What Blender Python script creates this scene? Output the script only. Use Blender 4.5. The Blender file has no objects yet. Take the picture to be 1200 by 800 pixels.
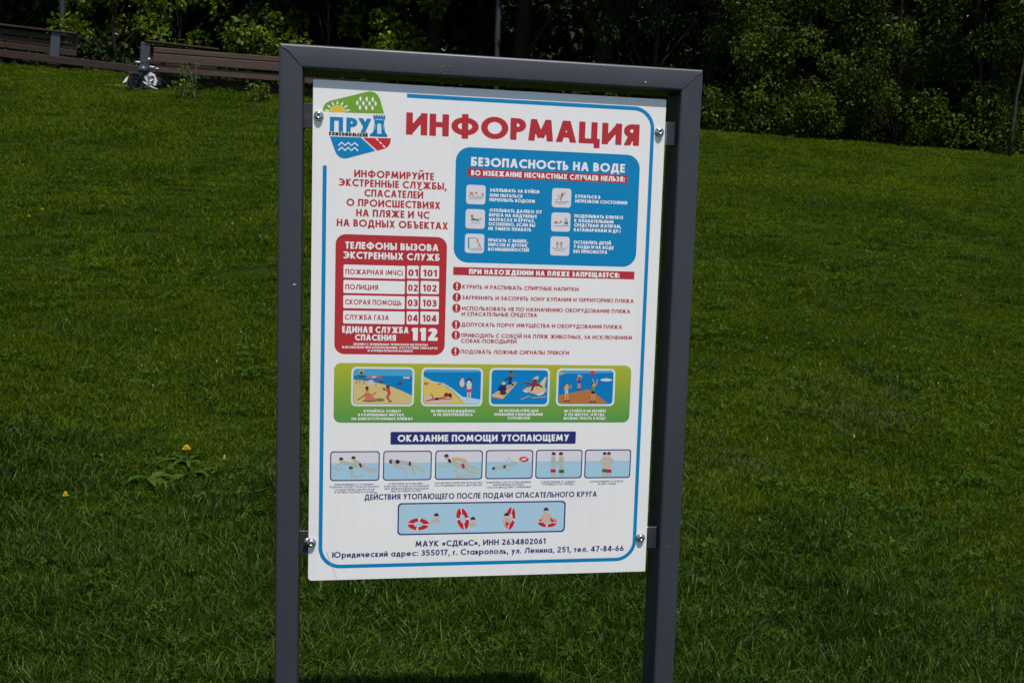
import bpy, math, random
import numpy as np
from mathutils import Matrix, Vector

SC = bpy.context.scene
COL = SC.collection
rad = math.radians

# ------------------------------------------------------------------ camera
ZB = 0.990                                   # height of the board's lower edge over the camera's footing
CAM = np.array([0.07605408, -2.34441458, 0.82510512 + ZB])
ROT = np.array([[0.98525828, -0.16832565, 0.03053857],
                [-0.01333665, 0.10239248, 0.99465467],
                [-0.17055281, -0.98039903, 0.09863814]])
FPX = 1143.36
cd = bpy.data.cameras.new('camera')
cam = bpy.data.objects.new('camera', cd); COL.objects.link(cam)
cd.sensor_width = 36.0; cd.lens = FPX / 1200 * 36
cd.clip_start = 0.05; cd.clip_end = 600
m = Matrix([list(r) for r in ROT.T]).to_4x4(); m.translation = Vector(CAM)
cam.matrix_world = m
SC.camera = cam
cd.dof.use_dof = True; cd.dof.focus_distance = 2.5; cd.dof.aperture_fstop = 20

# ------------------------------------------------------------------ light
SUN_EL, SUN_AZ = rad(67.5), rad(13)            # azimuth measured from straight in front of the board, to its right
sd = bpy.data.lights.new('sun', 'SUN'); sun = bpy.data.objects.new('sun', sd); COL.objects.link(sun)
sd.energy = 5.0; sd.angle = rad(0.53); sd.color = (1.0, 0.94, 0.84)
to_sun = Vector((math.sin(SUN_AZ) * math.cos(SUN_EL), -math.cos(SUN_AZ) * math.cos(SUN_EL), math.sin(SUN_EL)))
sun.rotation_euler = to_sun.to_track_quat('Z', 'Y').to_euler()
W = bpy.data.worlds.new('World'); SC.world = W; W.use_nodes = True
nt = W.node_tree; nt.nodes.clear()
sky = nt.nodes.new('ShaderNodeTexSky'); sky.sky_type = 'NISHITA'; sky.sun_disc = False
sky.sun_elevation = SUN_EL; sky.sun_rotation = math.pi - SUN_AZ; sky.dust_density = 0.6
bgn = nt.nodes.new('ShaderNodeBackground'); bgn.inputs[1].default_value = 0.115
wo = nt.nodes.new('ShaderNodeOutputWorld')
nt.links.new(sky.outputs[0], bgn.inputs[0]); nt.links.new(bgn.outputs[0], wo.inputs[0])
vs = SC.view_settings
vs.view_transform = 'Standard'; vs.look = 'None'; vs.gamma = 1; vs.exposure = 0.08
SC.cycles.max_bounces = 3; SC.cycles.use_adaptive_sampling = True; SC.cycles.adaptive_threshold = 0.02; SC.cycles.transparent_max_bounces = 4
SC.cycles.use_denoising = True

random.seed(7); RNG = np.random.default_rng(11)

# ------------------------------------------------------------------ materials
def lin(c): 
    c = c / 255.0
    return c / 12.92 if c <= 0.04045 else ((c + 0.055) / 1.055) ** 2.4
def rgb(r, g, b, k=1.0): return (lin(r) * k, lin(g) * k, lin(b) * k)

def mat(name, col, rough=0.6, spec=0.5, metal=0.0, noise=None, bump=None, trans=0.0, coat=0.0):
    """noise=(scale, second colour, contrast lo, hi); bump=(scale, strength, distance)"""
    M = bpy.data.materials.new(name); M.use_nodes = True; t = M.node_tree; b = t.nodes['Principled BSDF']
    b.inputs['Base Color'].default_value = (*col, 1); b.inputs['Roughness'].default_value = rough
    b.inputs['Specular IOR Level'].default_value = spec; b.inputs['Metallic'].default_value = metal
    b.inputs['Coat Weight'].default_value = coat
    tc = t.nodes.new('ShaderNodeTexCoord')
    if noise:
        n = t.nodes.new('ShaderNodeTexNoise'); n.inputs['Scale'].default_value = noise[0]; n.inputs['Detail'].default_value = 6
        mp = t.nodes.new('ShaderNodeMapping'); t.links.new(tc.outputs['Object'], mp.inputs[0]); t.links.new(mp.outputs[0], n.inputs['Vector'])
        if len(noise) > 4: mp.inputs['Scale'].default_value = noise[4]
        r = t.nodes.new('ShaderNodeValToRGB'); r.color_ramp.elements[0].position = noise[2]; r.color_ramp.elements[1].position = noise[3]
        r.color_ramp.elements[0].color = (*col, 1); r.color_ramp.elements[1].color = (*noise[1], 1)
        t.links.new(n.outputs['Fac'], r.inputs[0]); t.links.new(r.outputs[0], b.inputs['Base Color'])
    if bump:
        n2 = t.nodes.new('ShaderNodeTexNoise'); n2.inputs['Scale'].default_value = bump[0]; n2.inputs['Detail'].default_value = 5
        t.links.new(tc.outputs['Object'], n2.inputs['Vector'])
        bp_ = t.nodes.new('ShaderNodeBump'); bp_.inputs['Strength'].default_value = bump[1]; bp_.inputs['Distance'].default_value = bump[2]
        t.links.new(n2.outputs['Fac'], bp_.inputs['Height']); t.links.new(bp_.outputs[0], b.inputs['Normal'])
    if trans:
        tr = t.nodes.new('ShaderNodeBsdfTranslucent'); tr.inputs[0].default_value = (col[0] * 1.3, col[1] * 1.5, col[2] * .8, 1)
        mx = t.nodes.new('ShaderNodeMixShader'); mx.inputs[0].default_value = trans
        o = t.nodes['Material Output']
        t.links.new(b.outputs[0], mx.inputs[1]); t.links.new(tr.outputs[0], mx.inputs[2]); t.links.new(mx.outputs[0], o.inputs[0])
    return M

PK = 0.98                                     # print colours: photographed colour divided by the light on the board
_pm = {}
def pcol(r, g, b):
    k = (r, g, b)
    if k not in _pm:
        _pm[k] = mat('print_ink', rgb(r, g, b, 1.24 if k == WHITE else PK), 0.45, 0.25)
    return _pm[k]
BLUE, RED, NAVY, WHITE = (0, 126, 182), (178, 46, 54), (38, 46, 112), (209, 207, 208)

# ------------------------------------------------------------------ mesh helpers
def link(name, me, parent=None, loc=None):
    o = bpy.data.objects.new(name, me); COL.objects.link(o)
    if parent: o.parent = parent
    if loc is not None: o.location = loc
    return o
def empty(name, loc, rot=(0, 0, 0)):
    o = bpy.data.objects.new(name, None); COL.objects.link(o); o.location = loc; o.rotation_euler = rot
    o.empty_display_size = 0.1
    return o
def tag(o, label=None, cat=None, group=None, kind=None):
    if label: o['label'] = label
    if cat: o['category'] = cat
    if group: o['group'] = group
    if kind: o['kind'] = kind
    return o
def copy_tree(o, parent=None):
    c = o.copy(); COL.objects.link(c)
    if parent: c.parent = parent
    for ch in list(o.children): copy_tree(ch, c)
    return c

class MB:
    """collects faces (with a material each) and links them as one mesh object"""
    def __init__(s): s.v = []; s.f = []; s.m = []; s.mats = []
    def mi(s, M):
        if M not in s.mats: s.mats.append(M)
        return s.mats.index(M)
    def add(s, vs, fs, M):
        n = len(s.v); s.v.extend([tuple(map(float, p)) for p in vs]); k = s.mi(M)
        for f in fs: s.f.append([i + n for i in f]); s.m.append(k)
    def box(s, c, d, M, R=None, bev=0.0):
        c = Vector(c); x, y, z = d[0] / 2, d[1] / 2, d[2] / 2
        b = min(bev, x * .9, y * .9, z * .9)
        P = []
        if b <= 0:
            P = [(i * x, j * y, k * z) for i in (-1, 1) for j in (-1, 1) for k in (-1, 1)]
            F = [(0, 1, 3, 2), (4, 6, 7, 5), (0, 4, 5, 1), (2, 3, 7, 6), (0, 2, 6, 4), (1, 5, 7, 3)]
        else:
            idx = {}
            for i in (-1, 1):
                for j in (-1, 1):
                    for k in (-1, 1):
                        idx[i, j, k, 0] = len(P); P.append((i * x, j * (y - b), k * (z - b)))
                        idx[i, j, k, 1] = len(P); P.append((i * (x - b), j * y, k * (z - b)))
                        idx[i, j, k, 2] = len(P); P.append((i * (x - b), j * (y - b), k * z))
            F = []
            q = [(-1, -1), (1, -1), (1, 1), (-1, 1)]
            for i in (-1, 1):
                F.append([idx[i, a, c2, 0] for a, c2 in q][::i]); F.append([idx[a, i, c2, 1] for a, c2 in q][::-i]); F.append([idx[a, c2, i, 2] for a, c2 in q][::i])
                for j in (-1, 1):
                    F.append([idx[i, j, -1, 0], idx[i, j, -1, 1], idx[i, j, 1, 1], idx[i, j, 1, 0]][::-i * j])
                    F.append([idx[i, -1, j, 0], idx[i, -1, j, 2], idx[i, 1, j, 2], idx[i, 1, j, 0]][::i * j])
                    F.append([idx[-1, i, j, 1], idx[-1, i, j, 2], idx[1, i, j, 2], idx[1, i, j, 1]][::-i * j])
                    for k in (-1, 1): F.append([idx[i, j, k, 0], idx[i, j, k, 1], idx[i, j, k, 2]][::i * j * k])
        if R is not None: P = [R @ Vector(p) for p in P]
        s.add([c + Vector(p) for p in P], F, M)
    def tube(s, pts, r, M, n=10, caps=True):
        pts = [Vector(p) for p in pts]; rs = r if isinstance(r, (list, tuple)) else [r] * len(pts)
        V = []; up = None
        for i, p in enumerate(pts):
            t = (pts[min(i + 1, len(pts) - 1)] - pts[max(i - 1, 0)]).normalized()
            if up is None: up = Vector((0, 0, 1)) if abs(t.z) < .9 else Vector((1, 0, 0))
            a = t.cross(up).normalized(); b = a.cross(t); up = b
            for k in range(n):
                w = 2 * math.pi * k / n; V.append(p + (a * math.cos(w) + b * math.sin(w)) * rs[i])
        F = []
        for i in range(len(pts) - 1):
            for k in range(n): F.append((i * n + k, i * n + (k + 1) % n, (i + 1) * n + (k + 1) % n, (i + 1) * n + k))
        if caps: F.append(list(range(n))[::-1]); F.append([(len(pts) - 1) * n + k for k in range(n)])
        s.add(V, F, M)
    def lathe(s, prof, M, c=(0, 0, 0), axis='Z', n=20, R=None):
        V = []; F = []
        for (r, h) in prof:
            for k in range(n):
                w = 2 * math.pi * k / n; a, b = r * math.cos(w), r * math.sin(w)
                p = {'Z': (a, b, h), 'Y': (a, h, -b), 'X': (h, a, b)}[axis]
                if R is not None: p = R @ Vector(p)
                V.append(Vector(c) + Vector(p))
        for i in range(len(prof) - 1):
            for k in range(n): F.append((i * n + k, i * n + (k + 1) % n, (i + 1) * n + (k + 1) % n, (i + 1) * n + k))
        if prof[0][0] > 1e-6: F.append(list(range(n))[::-1])
        if prof[-1][0] > 1e-6: F.append([(len(prof) - 1) * n + k for k in range(n)])
        s.add(V, F, M)
    def build(s, name, parent=None, loc=None, smooth=False, off=None):
        me = bpy.data.meshes.new(name)
        v = s.v if off is None else [(p[0] - off[0], p[1] - off[1], p[2] - off[2]) for p in s.v]
        me.from_pydata(v, [], s.f)
        for M in s.mats: me.materials.append(M)
        me.polygons.foreach_set('material_index', s.m)
        if smooth: me.polygons.foreach_set('use_smooth', [True] * len(s.f))
        me.update()
        return link(name, me, parent, loc)

def ray(x, y):
    v = ROT.T @ np.array([(x - 600) / FPX, -(y - 400) / FPX, -1.0]); return v
def at(x, y, Y):
    """point at world depth Y seen in that direction"""
    v = ray(x, y); return CAM + v * (Y - CAM[1]) / v[1]

# ------------------------------------------------------------------ ground
def hgt(x, y):
    u = np.maximum(np.asarray(y, float) - CAM[1], 0.0); x = np.asarray(x, float)
    S = 0.3213 - 0.0018 * np.clip(x + 2, 0, 8) - 0.0003 * np.maximum(x - 6, 0) - 0.0020 * np.clip(-x - 3, 0, 6)
    crest = 15.0 - 0.12 * np.maximum(x - 4, 0) + 1.9 * (1 / (1 + np.exp((x + 3.6) * 2.5)))
    crest = crest - CAM[1]
    un = np.minimum(u, crest); ex = np.maximum(u - crest, 0)
    h = S * (un - 4.3 * (1 - np.exp(-un / 4.3)))
    h = h + ex * 0.05 + 0.012 * np.maximum(ex - 6, 0)
    h = h + 0.018 * np.sin(x * 1.3 + 1.1 * np.sin(y * .9)) * np.sin(y * 1.05 + .6) + 0.008 * np.sin(x * 4.1 + y * 2.3)
    return h
def gp(x, y):
    """where the line of sight meets the lawn"""
    v = ray(x, y); v = v / np.linalg.norm(v); t = 1.5
    for _ in range(4000):
        p = CAM + v * t
        if p[2] <= hgt(p[0], p[1]): break
        t += 0.01
    return Vector((p[0], p[1], float(hgt(p[0], p[1]))))

soil = mat('soil', (0.012, 0.026, 0.003), 0.95, 0.0, noise=(3.0, (0.022, 0.026, 0.007), .5, .8), bump=(60, .6, .02))
xs = np.concatenate([np.arange(-90, -14, 4.0), np.arange(-14, 22, .35), np.arange(22, 110, 4.0)])
ys = np.concatenate([np.arange(-30, -6, 3.0), np.arange(-6, 24, .35), np.arange(24, 190, 6.0)])
X, Y = np.meshgrid(xs, ys); Z = hgt(X, Y)
nv = X.size; nx = len(xs)
me = bpy.data.meshes.new('ground')
F = [(j * nx + i, j * nx + i + 1, (j + 1) * nx + i + 1, (j + 1) * nx + i) for j in range(len(ys) - 1) for i in range(nx - 1)]
me.from_pydata(np.stack([X.ravel(), Y.ravel(), Z.ravel()], 1).tolist(), [], F)
me.materials.append(soil); me.polygons.foreach_set('use_smooth', [True] * len(F)); me.update()
tag(link('ground', me), 'sloping lawn ground rising away from the sign', kind='structure')
# ------------------------------------------------------------------ lettering: a geometric bold face drawn as strokes
def L(x1, y1, x2, y2, e=0.0):
    d = math.hypot(x2 - x1, y2 - y1) or 1; ux, uy = (x2 - x1) / d, (y2 - y1) / d
    return [(x1 - ux * e, y1 - uy * e, x2 + ux * e, y2 + uy * e)]
def LE(x1, y1, x2, y2, e=.2):
    d = math.hypot(x2 - x1, y2 - y1); return [(x1, y1, x2 + (x2 - x1) / d * e, y2 + (y2 - y1) / d * e)]
def PL(pts, e=0.006):
    r = []
    for a, b in zip(pts[:-1], pts[1:]): r += L(a[0], a[1], b[0], b[1], e)
    return r
def ARC(cx, cy, rx, ry, a0, a1, n=None):
    n = n or max(6, int(abs(a1 - a0) / 12))
    return PL([(cx + rx * math.cos(rad(a0 + (a1 - a0) * i / n)), cy + ry * math.sin(rad(a0 + (a1 - a0) * i / n))) for i in range(n + 1)], 0.012)
def bowl(x0, y0, y1, x1, h):
    r = (y1 - y0) / 2 - h; xc = x1 - h - r; cy = (y0 + y1) / 2
    return L(x0, y1 - h, xc, y1 - h, .01) + ARC(xc, cy, r, r, 90, -90) + L(xc, y0 + h, x0, y0 + h, .01)
def glyph(ch, h):
    """strokes, width, low, high of a character of cap height 1 and half stroke h"""
    V = lambda x, a=0., b=1.: L(x, a, x, b); lo, hi = 0.0, 1.0
    hd = h * 1.12
    if ch == 'А': W = .80; s = L(hd, 0, W / 2 - h * .2, 1, .3) + L(W - hd, 0, W / 2 + h * .2, 1, .3) + L(.24, .22 + h, W - .24, .22 + h)
    elif ch == 'Б': W = .60; s = V(h) + L(h, 1 - h, .54, 1 - h) + bowl(h, 0, .62, W, h)
    elif ch == 'В': W = .60; s = V(h) + bowl(h, .5 - h * .9, 1, .54, h) + bowl(h, 0, .5 + h * .9, W, h)
    elif ch == 'Г': W = .46; s = V(h) + L(h, 1 - h, W, 1 - h)
    elif ch == 'Д':
        W = .84; lo = -.2; s = L(.17, .04, .30, 1, .3) ; s = [q for q in s] + L(.28, 1 - h, W - .12, 1 - h) + V(W - .12 - h, .02) + L(0, h, W, h)
        s += L(h * .8, -.2, h * .8, 2 * h) + L(W - h * .8, -.2, W - h * .8, 2 * h)
        return s, W, lo, hi, [(.17, .04, .30, 1)]
    elif ch in 'ЕЁ': W = .48; s = V(h) + L(h, 1 - h, W, 1 - h) + L(h, .5, W - .02, .5) + L(h, h, W, h)
    elif ch == 'Ж': W = 1.08; s = V(W / 2) + sum([LE(W / 2 + k * .02, .5 - q * .05, W / 2 + k * (W / 2 - hd), .5 + q * .5) for k in (-1, 1) for q in (-1, 1)], [])
    elif ch in 'З3': W = .54; a = .26 - h * .5; b = .28 - h * .5; s = ARC(.23, 1 - h - a, .28 - h, a, 148, -90) + ARC(.23, h + b, .31 - h, b, 90, -148) + L(.13, .515, .26, .515)
    elif ch in 'ИЙ':
        W = .76; s = V(h) + V(W - h) + L(h, .1, W - h, .9, .3)
        if ch == 'Й': hi = 1.32; s = L(h, 0, h, 1) + L(W - h, 0, W - h, 1) + L(h * 1.3, .13, W - h * 1.3, .87) + ARC(W / 2, 1.34, .16, .15, 190, 350)
    elif ch == 'К': W = .68; s = V(h) + LE(h, .46, W - hd, 1) + LE(h + .02, .56, W - hd * .95, 0)
    elif ch == 'Л': W = .74; s = L(hd, 0, .33, 1, .3) + V(W - h) + L(.30, 1 - h, W - h, 1 - h)
    elif ch == 'М': W = .96; s = L(hd, 0, .22, 1, .3) + L(W - hd, 0, W - .22, 1, .3) + L(.22, .92, W / 2, .16) + L(W - .22, .92, W / 2, .16)
    elif ch == 'Н': W = .70; s = V(h) + V(W - h) + L(h, .52, W - h, .52)
    elif ch == 'О': W = 1.0; s = ARC(.5, .5, .5 - h, .51 - h, 0, 360, 32); lo, hi = -.01, 1.01
    elif ch == 'П': W = .68; s = V(h) + V(W - h) + L(h, 1 - h, W - h, 1 - h)
    elif ch == 'Р': W = .58; s = V(h) + bowl(h, .36, 1, W, h)
    elif ch == 'С': W = .80; s = ARC(.51, .5, .51 - h, .51 - h, 48, 312, 24); lo, hi = -.01, 1.01
    elif ch == 'Т': W = .54; s = V(W / 2) + L(0, 1 - h, W, 1 - h)
    elif ch == 'У': W = .70; s = L(W - hd, 1, .25, .0, .25) + L(hd, 1, .42, .36, 0); s += L(hd, 1, hd - .07, 1.13)
    elif ch == 'Ф': W = 1.02; s = L(W / 2, -.06, W / 2, 1.06) + ARC(W / 2, .5, .5 - h, .41 - h, 0, 360, 32); lo, hi = -.06, 1.06
    elif ch == 'Х': W = .72; s = L(hd, 0, W - hd, 1, .3) + L(hd, 1, W - hd, 0, .3)
    elif ch == 'Ц': W = .80; lo = -.2; s = V(h) + V(W - .1 - h) + L(h, h, W, h) + L(W - h * .9, -.2, W - h * .9, 2 * h)
    elif ch == 'Ч': W = .62; s = V(W - h) + L(h, .62, h, 1) + ARC(h + .2, .60, .2, .60 - .34 - h * .2, 180, 270) + L(h + .2, .34 + h * .2, W - h, .34 + h * .2)
    elif ch == 'Ш': W = .98; s = V(h) + V(W / 2) + V(W - h) + L(h, h, W - h, h)
    elif ch == 'Щ': W = 1.06; lo = -.2; s = V(h) + V((W - .08) / 2) + V(W - .08 - h) + L(h, h, W, h) + L(W - h * .9, -.2, W - h * .9, 2 * h)
    elif ch == 'Ь': W = .58; s = V(h) + bowl(h, 0, .60, W, h)
    elif ch == 'Ъ': W = .74; s = V(.16 + h) + L(0, 1 - h, .16 + h, 1 - h) + bowl(.16 + h, 0, .60, W, h)
    elif ch == 'Ы': W = .84; s = V(h) + bowl(h, 0, .60, .56, h) + V(W - h)
    elif ch == 'Э': W = .78; s = ARC(.27, .5, .51 - h, .51 - h, -125, 125, 24) + L(.22, .5, W - h, .5)
    elif ch == 'Ю': W = 1.20; s = V(h) + L(h, .5, .3, .5) + ARC(.72, .5, .48 - h, .51 - h, 0, 360, 28)
    elif ch == 'Я': W = .60; s = V(W - h) + [(W - a, b, W - c, d) for a, b, c, d in bowl(h, .36, 1, W, h)] + L(hd, 0, .30, .45, .1)
    elif ch == '0': W = .60; s = ARC(.3, .5, .3 - h, .5 - h, 0, 360, 28)
    elif ch == '1': W = .36; s = V(W - h) + L(0, 1 - h, W - h, 1 - h); s = V(W - h) + L(.0, .80 - h * .3, W - h, 1 - h * .7, 0)
    elif ch == '2': W = .58; s = ARC(.28, .72, .28 - h, .28 - h, 175, -35) + L(.28 + .82 * (.28 - h), .72 - .57 * (.28 - h), hd, h, .02) + L(.02, h, W, h)
    elif ch == '4': W = .64; s = V(.46) + L(.02, .26, W, .26) + L(.09, .26, .44, 1, .1)
    elif ch == '5': W = .58; s = L(.14, 1 - h, W - .04, 1 - h) + L(.13 + h * .4, 1 - h, .08 + h * .4, .52) + ARC(.27, .33, .31 - h, .33 - h, 128, -150)
    elif ch == '6': W = .60; s = ARC(.3, .31, .3 - h, .31 - h, 0, 360, 24) + L(.02 + hd, .42, .40, 1, .1)
    elif ch == '7': W = .58; s = L(0, 1 - h, W - .02, 1 - h) + L(W - hd * 1.1, 1 - h, .2, 0, .1)
    elif ch == '8': W = .58; s = ARC(.29, .74, .24 - h, .26 - h, 0, 360, 20) + ARC(.29, .28, .29 - h, .28 - h, 0, 360, 24)
    elif ch == '9': W = .60; s = ARC(.3, .69, .3 - h, .31 - h, 0, 360, 24) + L(W - .02 - hd, .58, .20, 0, .1)
    elif ch == '.': W = 2.2 * h; s = L(0, 1.1 * h, W, 1.1 * h)
    elif ch == ',': W = 2.2 * h; lo = -.2; s = L(W / 2 + h * .3, 2 * h, W / 2 - h * .5, -.2)
    elif ch == ':': W = 2.2 * h; s = L(0, 1.1 * h, W, 1.1 * h) + L(0, .62, W, .62)
    elif ch == '!': W = 2.4 * h; s = L(W / 2, .36, W / 2, 1) + L(0.0, 1.2 * h, W, 1.2 * h)
    elif ch == '-': W = .32; s = L(0, .38, W, .38)
    elif ch == '(': W = .26; lo = -.15; s = ARC(.44, .45, .40 - h, .62, 130, 230)
    elif ch == ')': W = .26; lo = -.15; s = ARC(-.18, .45, .40 - h, .62, 50, -50)
    elif ch == '«': W = .52; s = PL([(.24, .62), (.09, .38), (.24, .14)]) + PL([(.46, .62), (.31, .38), (.46, .14)])
    elif ch == '»': W = .52; s = PL([(.06, .62), (.21, .38), (.06, .14)]) + PL([(.28, .62), (.43, .38), (.28, .14)])
    elif ch == 'а': W = .92; s = ARC(.46, .5, .46 - h, .51 - h, 0, 360, 24) + V(W - h)
    elif ch == 'е': W = .94; s = ARC(.47, .5, .47 - h, .51 - h, 0, 320, 24) + L(h, .5, W - h, .5)
    elif ch == 'р': W = .92; lo = -.45; s = ARC(.46, .5, .46 - h, .51 - h, 0, 360, 24) + L(h, -.45, h, 1)
    elif ch == 'у': W = .78; lo = -.45; s = L(W - hd, 1, .2, -.45, .2) + L(hd, 1, .42, .12, .0) + L(hd, 1, hd - .06, 1.12)
    else: W = .4; s = []
    return s, W, lo, hi, None

_gc = {}
def glyph_mesh(ch, h, n):
    """outline of the union of a character's strokes, meshed on a grid: (verts, faces, width)"""
    key = (ch, round(h, 4), n)
    if key in _gc: return _gc[key]
    sc = 1.0; c0 = ch
    if ch.islower():
        sc = .70; h = h / .70
        if ch not in 'аеру': ch = ch.upper()
    st, Wd, lo, hi, _ = glyph(ch, h)
    step = 1.0 / n
    gx = np.arange(-2, int(Wd * n) + 4) * step; 
    ylo = math.floor(lo * n) - 1; yhi = math.ceil(hi * n) + 1
    gy = np.arange(ylo, yhi + 1) * step
    GX, GY = np.meshgrid(gx, gy); D = np.full(GX.shape, 9.0)
    for (x1, y1, x2, y2) in st:
        d = math.hypot(x2 - x1, y2 - y1); 
        if d < 1e-9: continue
        ux, uy = (x2 - x1) / d, (y2 - y1) / d
        a = (GX - (x1 + x2) / 2) * ux + (GY - (y1 + y2) / 2) * uy; b = -(GX - (x1 + x2) / 2) * uy + (GY - (y1 + y2) / 2) * ux
        D = np.minimum(D, np.maximum(np.abs(a) - d / 2, np.abs(b) - h))
    D = np.maximum(D, np.maximum(lo - GY, GY - hi)); D = np.maximum(D, np.maximum(-GX - .001, GX - Wd - .001)) if c0 not in '«»' else D
    V = []; F = []; cache = {}
    def vid(x, y):
        k = (round(x, 5), round(y, 5))
        if k not in cache: cache[k] = len(V); V.append((x * sc, y * sc))
        return cache[k]
    ins = D <= 0
    for j in range(len(gy) - 1):
        run = None
        for i in range(len(gx)):
            full = i < len(gx) - 1 and ins[j, i] and ins[j, i + 1] and ins[j + 1, i] and ins[j + 1, i + 1]
            if full:
                if run is None: run = i
                continue
            if run is not None:
                F.append((vid(gx[run], gy[j]), vid(gx[i], gy[j]), vid(gx[i], gy[j + 1]), vid(gx[run], gy[j + 1]))); run = None
            if i == len(gx) - 1: continue
            c = [(i, j), (i + 1, j), (i + 1, j + 1), (i, j + 1)]
            dv = [D[q[1], q[0]] for q in c]
            if min(dv) > 0: continue
            P = []
            for k in range(4):
                a, b = c[k], c[(k + 1) % 4]; da, db = dv[k], dv[(k + 1) % 4]
                if da <= 0: P.append(vid(gx[a[0]], gy[a[1]]))
                if (da <= 0) != (db <= 0):
                    t = da / (da - db); P.append(vid(gx[a[0]] * (1 - t) + gx[b[0]] * t, gy[a[1]] * (1 - t) + gy[b[1]] * t))
            Q = [p for k, p in enumerate(P) if p != P[k - 1]]
            if len(set(Q)) == len(Q) and len(Q) >= 3: F.append(tuple(Q))
    _gc[key] = (V, F, Wd * sc); return _gc[key]

# ------------------------------------------------------------------ the board plane (world Y = 0, facing -Y)
def bp(x, y):
    p = at(x, y, 0.0); return float(p[0]), float(p[2])
LAY = 0.00009
class Print(MB):
    """flat print on the board: every call goes one thin layer further out"""
    def __init__(s, base=1): super().__init__(); s.l = base * LAY
    def up(s, k=.15): s.l += LAY * k
    def poly(s, pts, c, plane=False):
        P = pts if plane else [bp(*p) for p in pts]
        A = sum(P[i - 1][0] * P[i][1] - P[i][0] * P[i - 1][1] for i in range(len(P)))
        if A < 0: P = P[::-1]
        s.add([(x, -s.l, z) for x, z in P], [list(range(len(P)))], pcol(*c) if isinstance(c, tuple) else c); s.up()
    def rrect(s, x0, z0, x1, z1, r, c):
        P = []
        for cx, cz, a in ((x1 - r, z1 - r, 0), (x0 + r, z1 - r, 90), (x0 + r, z0 + r, 180), (x1 - r, z0 + r, 270)):
            for k in range(9): w = rad(a + k * 11.25); P.append((cx + r * math.cos(w), cz + r * math.sin(w)))
        s.poly(P, c, True); return P
    def disc(s, x, y, rx, c, ry=None, n=20, rot=0):
        ry = ry or rx; cr, sr = math.cos(rad(rot)), math.sin(rad(rot))
        s.poly([(x + rx * math.cos(a) * cr - ry * math.sin(a) * sr, y + rx * math.cos(a) * sr + ry * math.sin(a) * cr) for a in [2 * math.pi * k / n for k in range(n)]], c)
    def stroke(s, pts, w, c):
        """a limb or line: tapered ribbon w = width or (start, end)"""
        w0, w1 = w if isinstance(w, tuple) else (w, w); n = len(pts); Lf = []; Rt = []
        for i, p in enumerate(pts):
            a = pts[max(i - 1, 0)]; b = pts[min(i + 1, n - 1)]; d = math.hypot(b[0] - a[0], b[1] - a[1]) or 1
            nx_, ny_ = -(b[1] - a[1]) / d, (b[0] - a[0]) / d; h = (w0 + (w1 - w0) * i / max(n - 1, 1)) / 2
            Lf.append((p[0] + nx_ * h, p[1] + ny_ * h)); Rt.append((p[0] - nx_ * h, p[1] - ny_ * h))
        for i in range(n - 1):
            s.poly([Lf[i], Lf[i + 1], Rt[i + 1], Rt[i]], c); s.l -= LAY * .15 * (.93 if i < n - 2 else 0)
    def ribbon(s, P, w, c):
        """closed/open outline in board metres, constant width"""
        n = len(P); V = []
        for i, p in enumerate(P):
            a = P[max(i - 1, 0)]; b = P[min(i + 1, n - 1)]; d = math.hypot(b[0] - a[0], b[1] - a[1]) or 1
            nx_, nz_ = -(b[1] - a[1]) / d * w / 2, (b[0] - a[0]) / d * w / 2
            V += [(p[0] + nx_, -s.l, p[1] + nz_), (p[0] - nx_, -s.l, p[1] - nz_)]
        s.add(V, [(2 * i, 2 * i + 1, 2 * i + 3, 2 * i + 2) for i in range(n - 1)], pcol(*c)); s.up()
    def text(s, t, xl, xr, y, cap, c, h=.10, gap=.11, word=.36, n=None):
        """a line of text: left and right ends, height of its middle and cap height, fitted exactly"""
        h = h * (1.0 if cap < 6 else .90 if cap < 20 else .95); gap = .075 if cap > 20 else gap
        xm = (xl + xr) / 2; _, zc = bp(xm, y)
        X0, X1 = bp(xl, y)[0], bp(xr, y)[0]; caph = bp(xm, y - cap / 2)[1] - bp(xm, y + cap / 2)[1]
        n = n or (44 if cap > 20 else 28 if cap > 9 else 20 if cap > 5.5 else 14 if cap > 3.4 else 10)
        x = 0; out = []
        for ch in t:
            if ch == ' ': x += word; continue
            V, F, wd = glyph_mesh(ch, h, n); out.append((x, V, F)); x += wd + gap
        tot = x - gap; k = (X1 - X0) / tot; M = pcol(*c) if isinstance(c, tuple) else c
        for ox, V, F in out: s.add([(X0 + (ox + vx) * k, -s.l, zc + (vy - .5) * caph) for vx, vy in V], F, M)

ROOT = Vector((0.429, 0.034, float(hgt(.429, .034)) - 0.05))
sign = empty('information_sign', ROOT)
tag(sign, 'white printed beach information board held in a dark grey square tube frame on the lawn', 'sign')
FR, GAPZ = -0.018, 0.0
grey = mat('grey_paint', (0.034, 0.037, 0.049), 0.42, 0.45, noise=(6, (0.044, 0.046, 0.056), .42, .72, (1, 1, .35)), bump=(420, .2, .0008))
seam_m = mat('weld_seam', (0.030, 0.033, 0.040), 0.5)
zinc = mat('zinc', (0.42, 0.43, 0.44), 0.30, 0.5, 1.0, noise=(60, (0.24, .25, .26), .35, .7))
steel = mat('bolt_steel', (0.55, 0.55, 0.56), 0.22, 0.5, 1.0)
def fin(pr, name, parent, label=None, smooth=False):
    o = pr.build(name, parent, off=ROOT if parent is not None else None, smooth=smooth)
    if label: o['label'] = label
    return o
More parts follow.
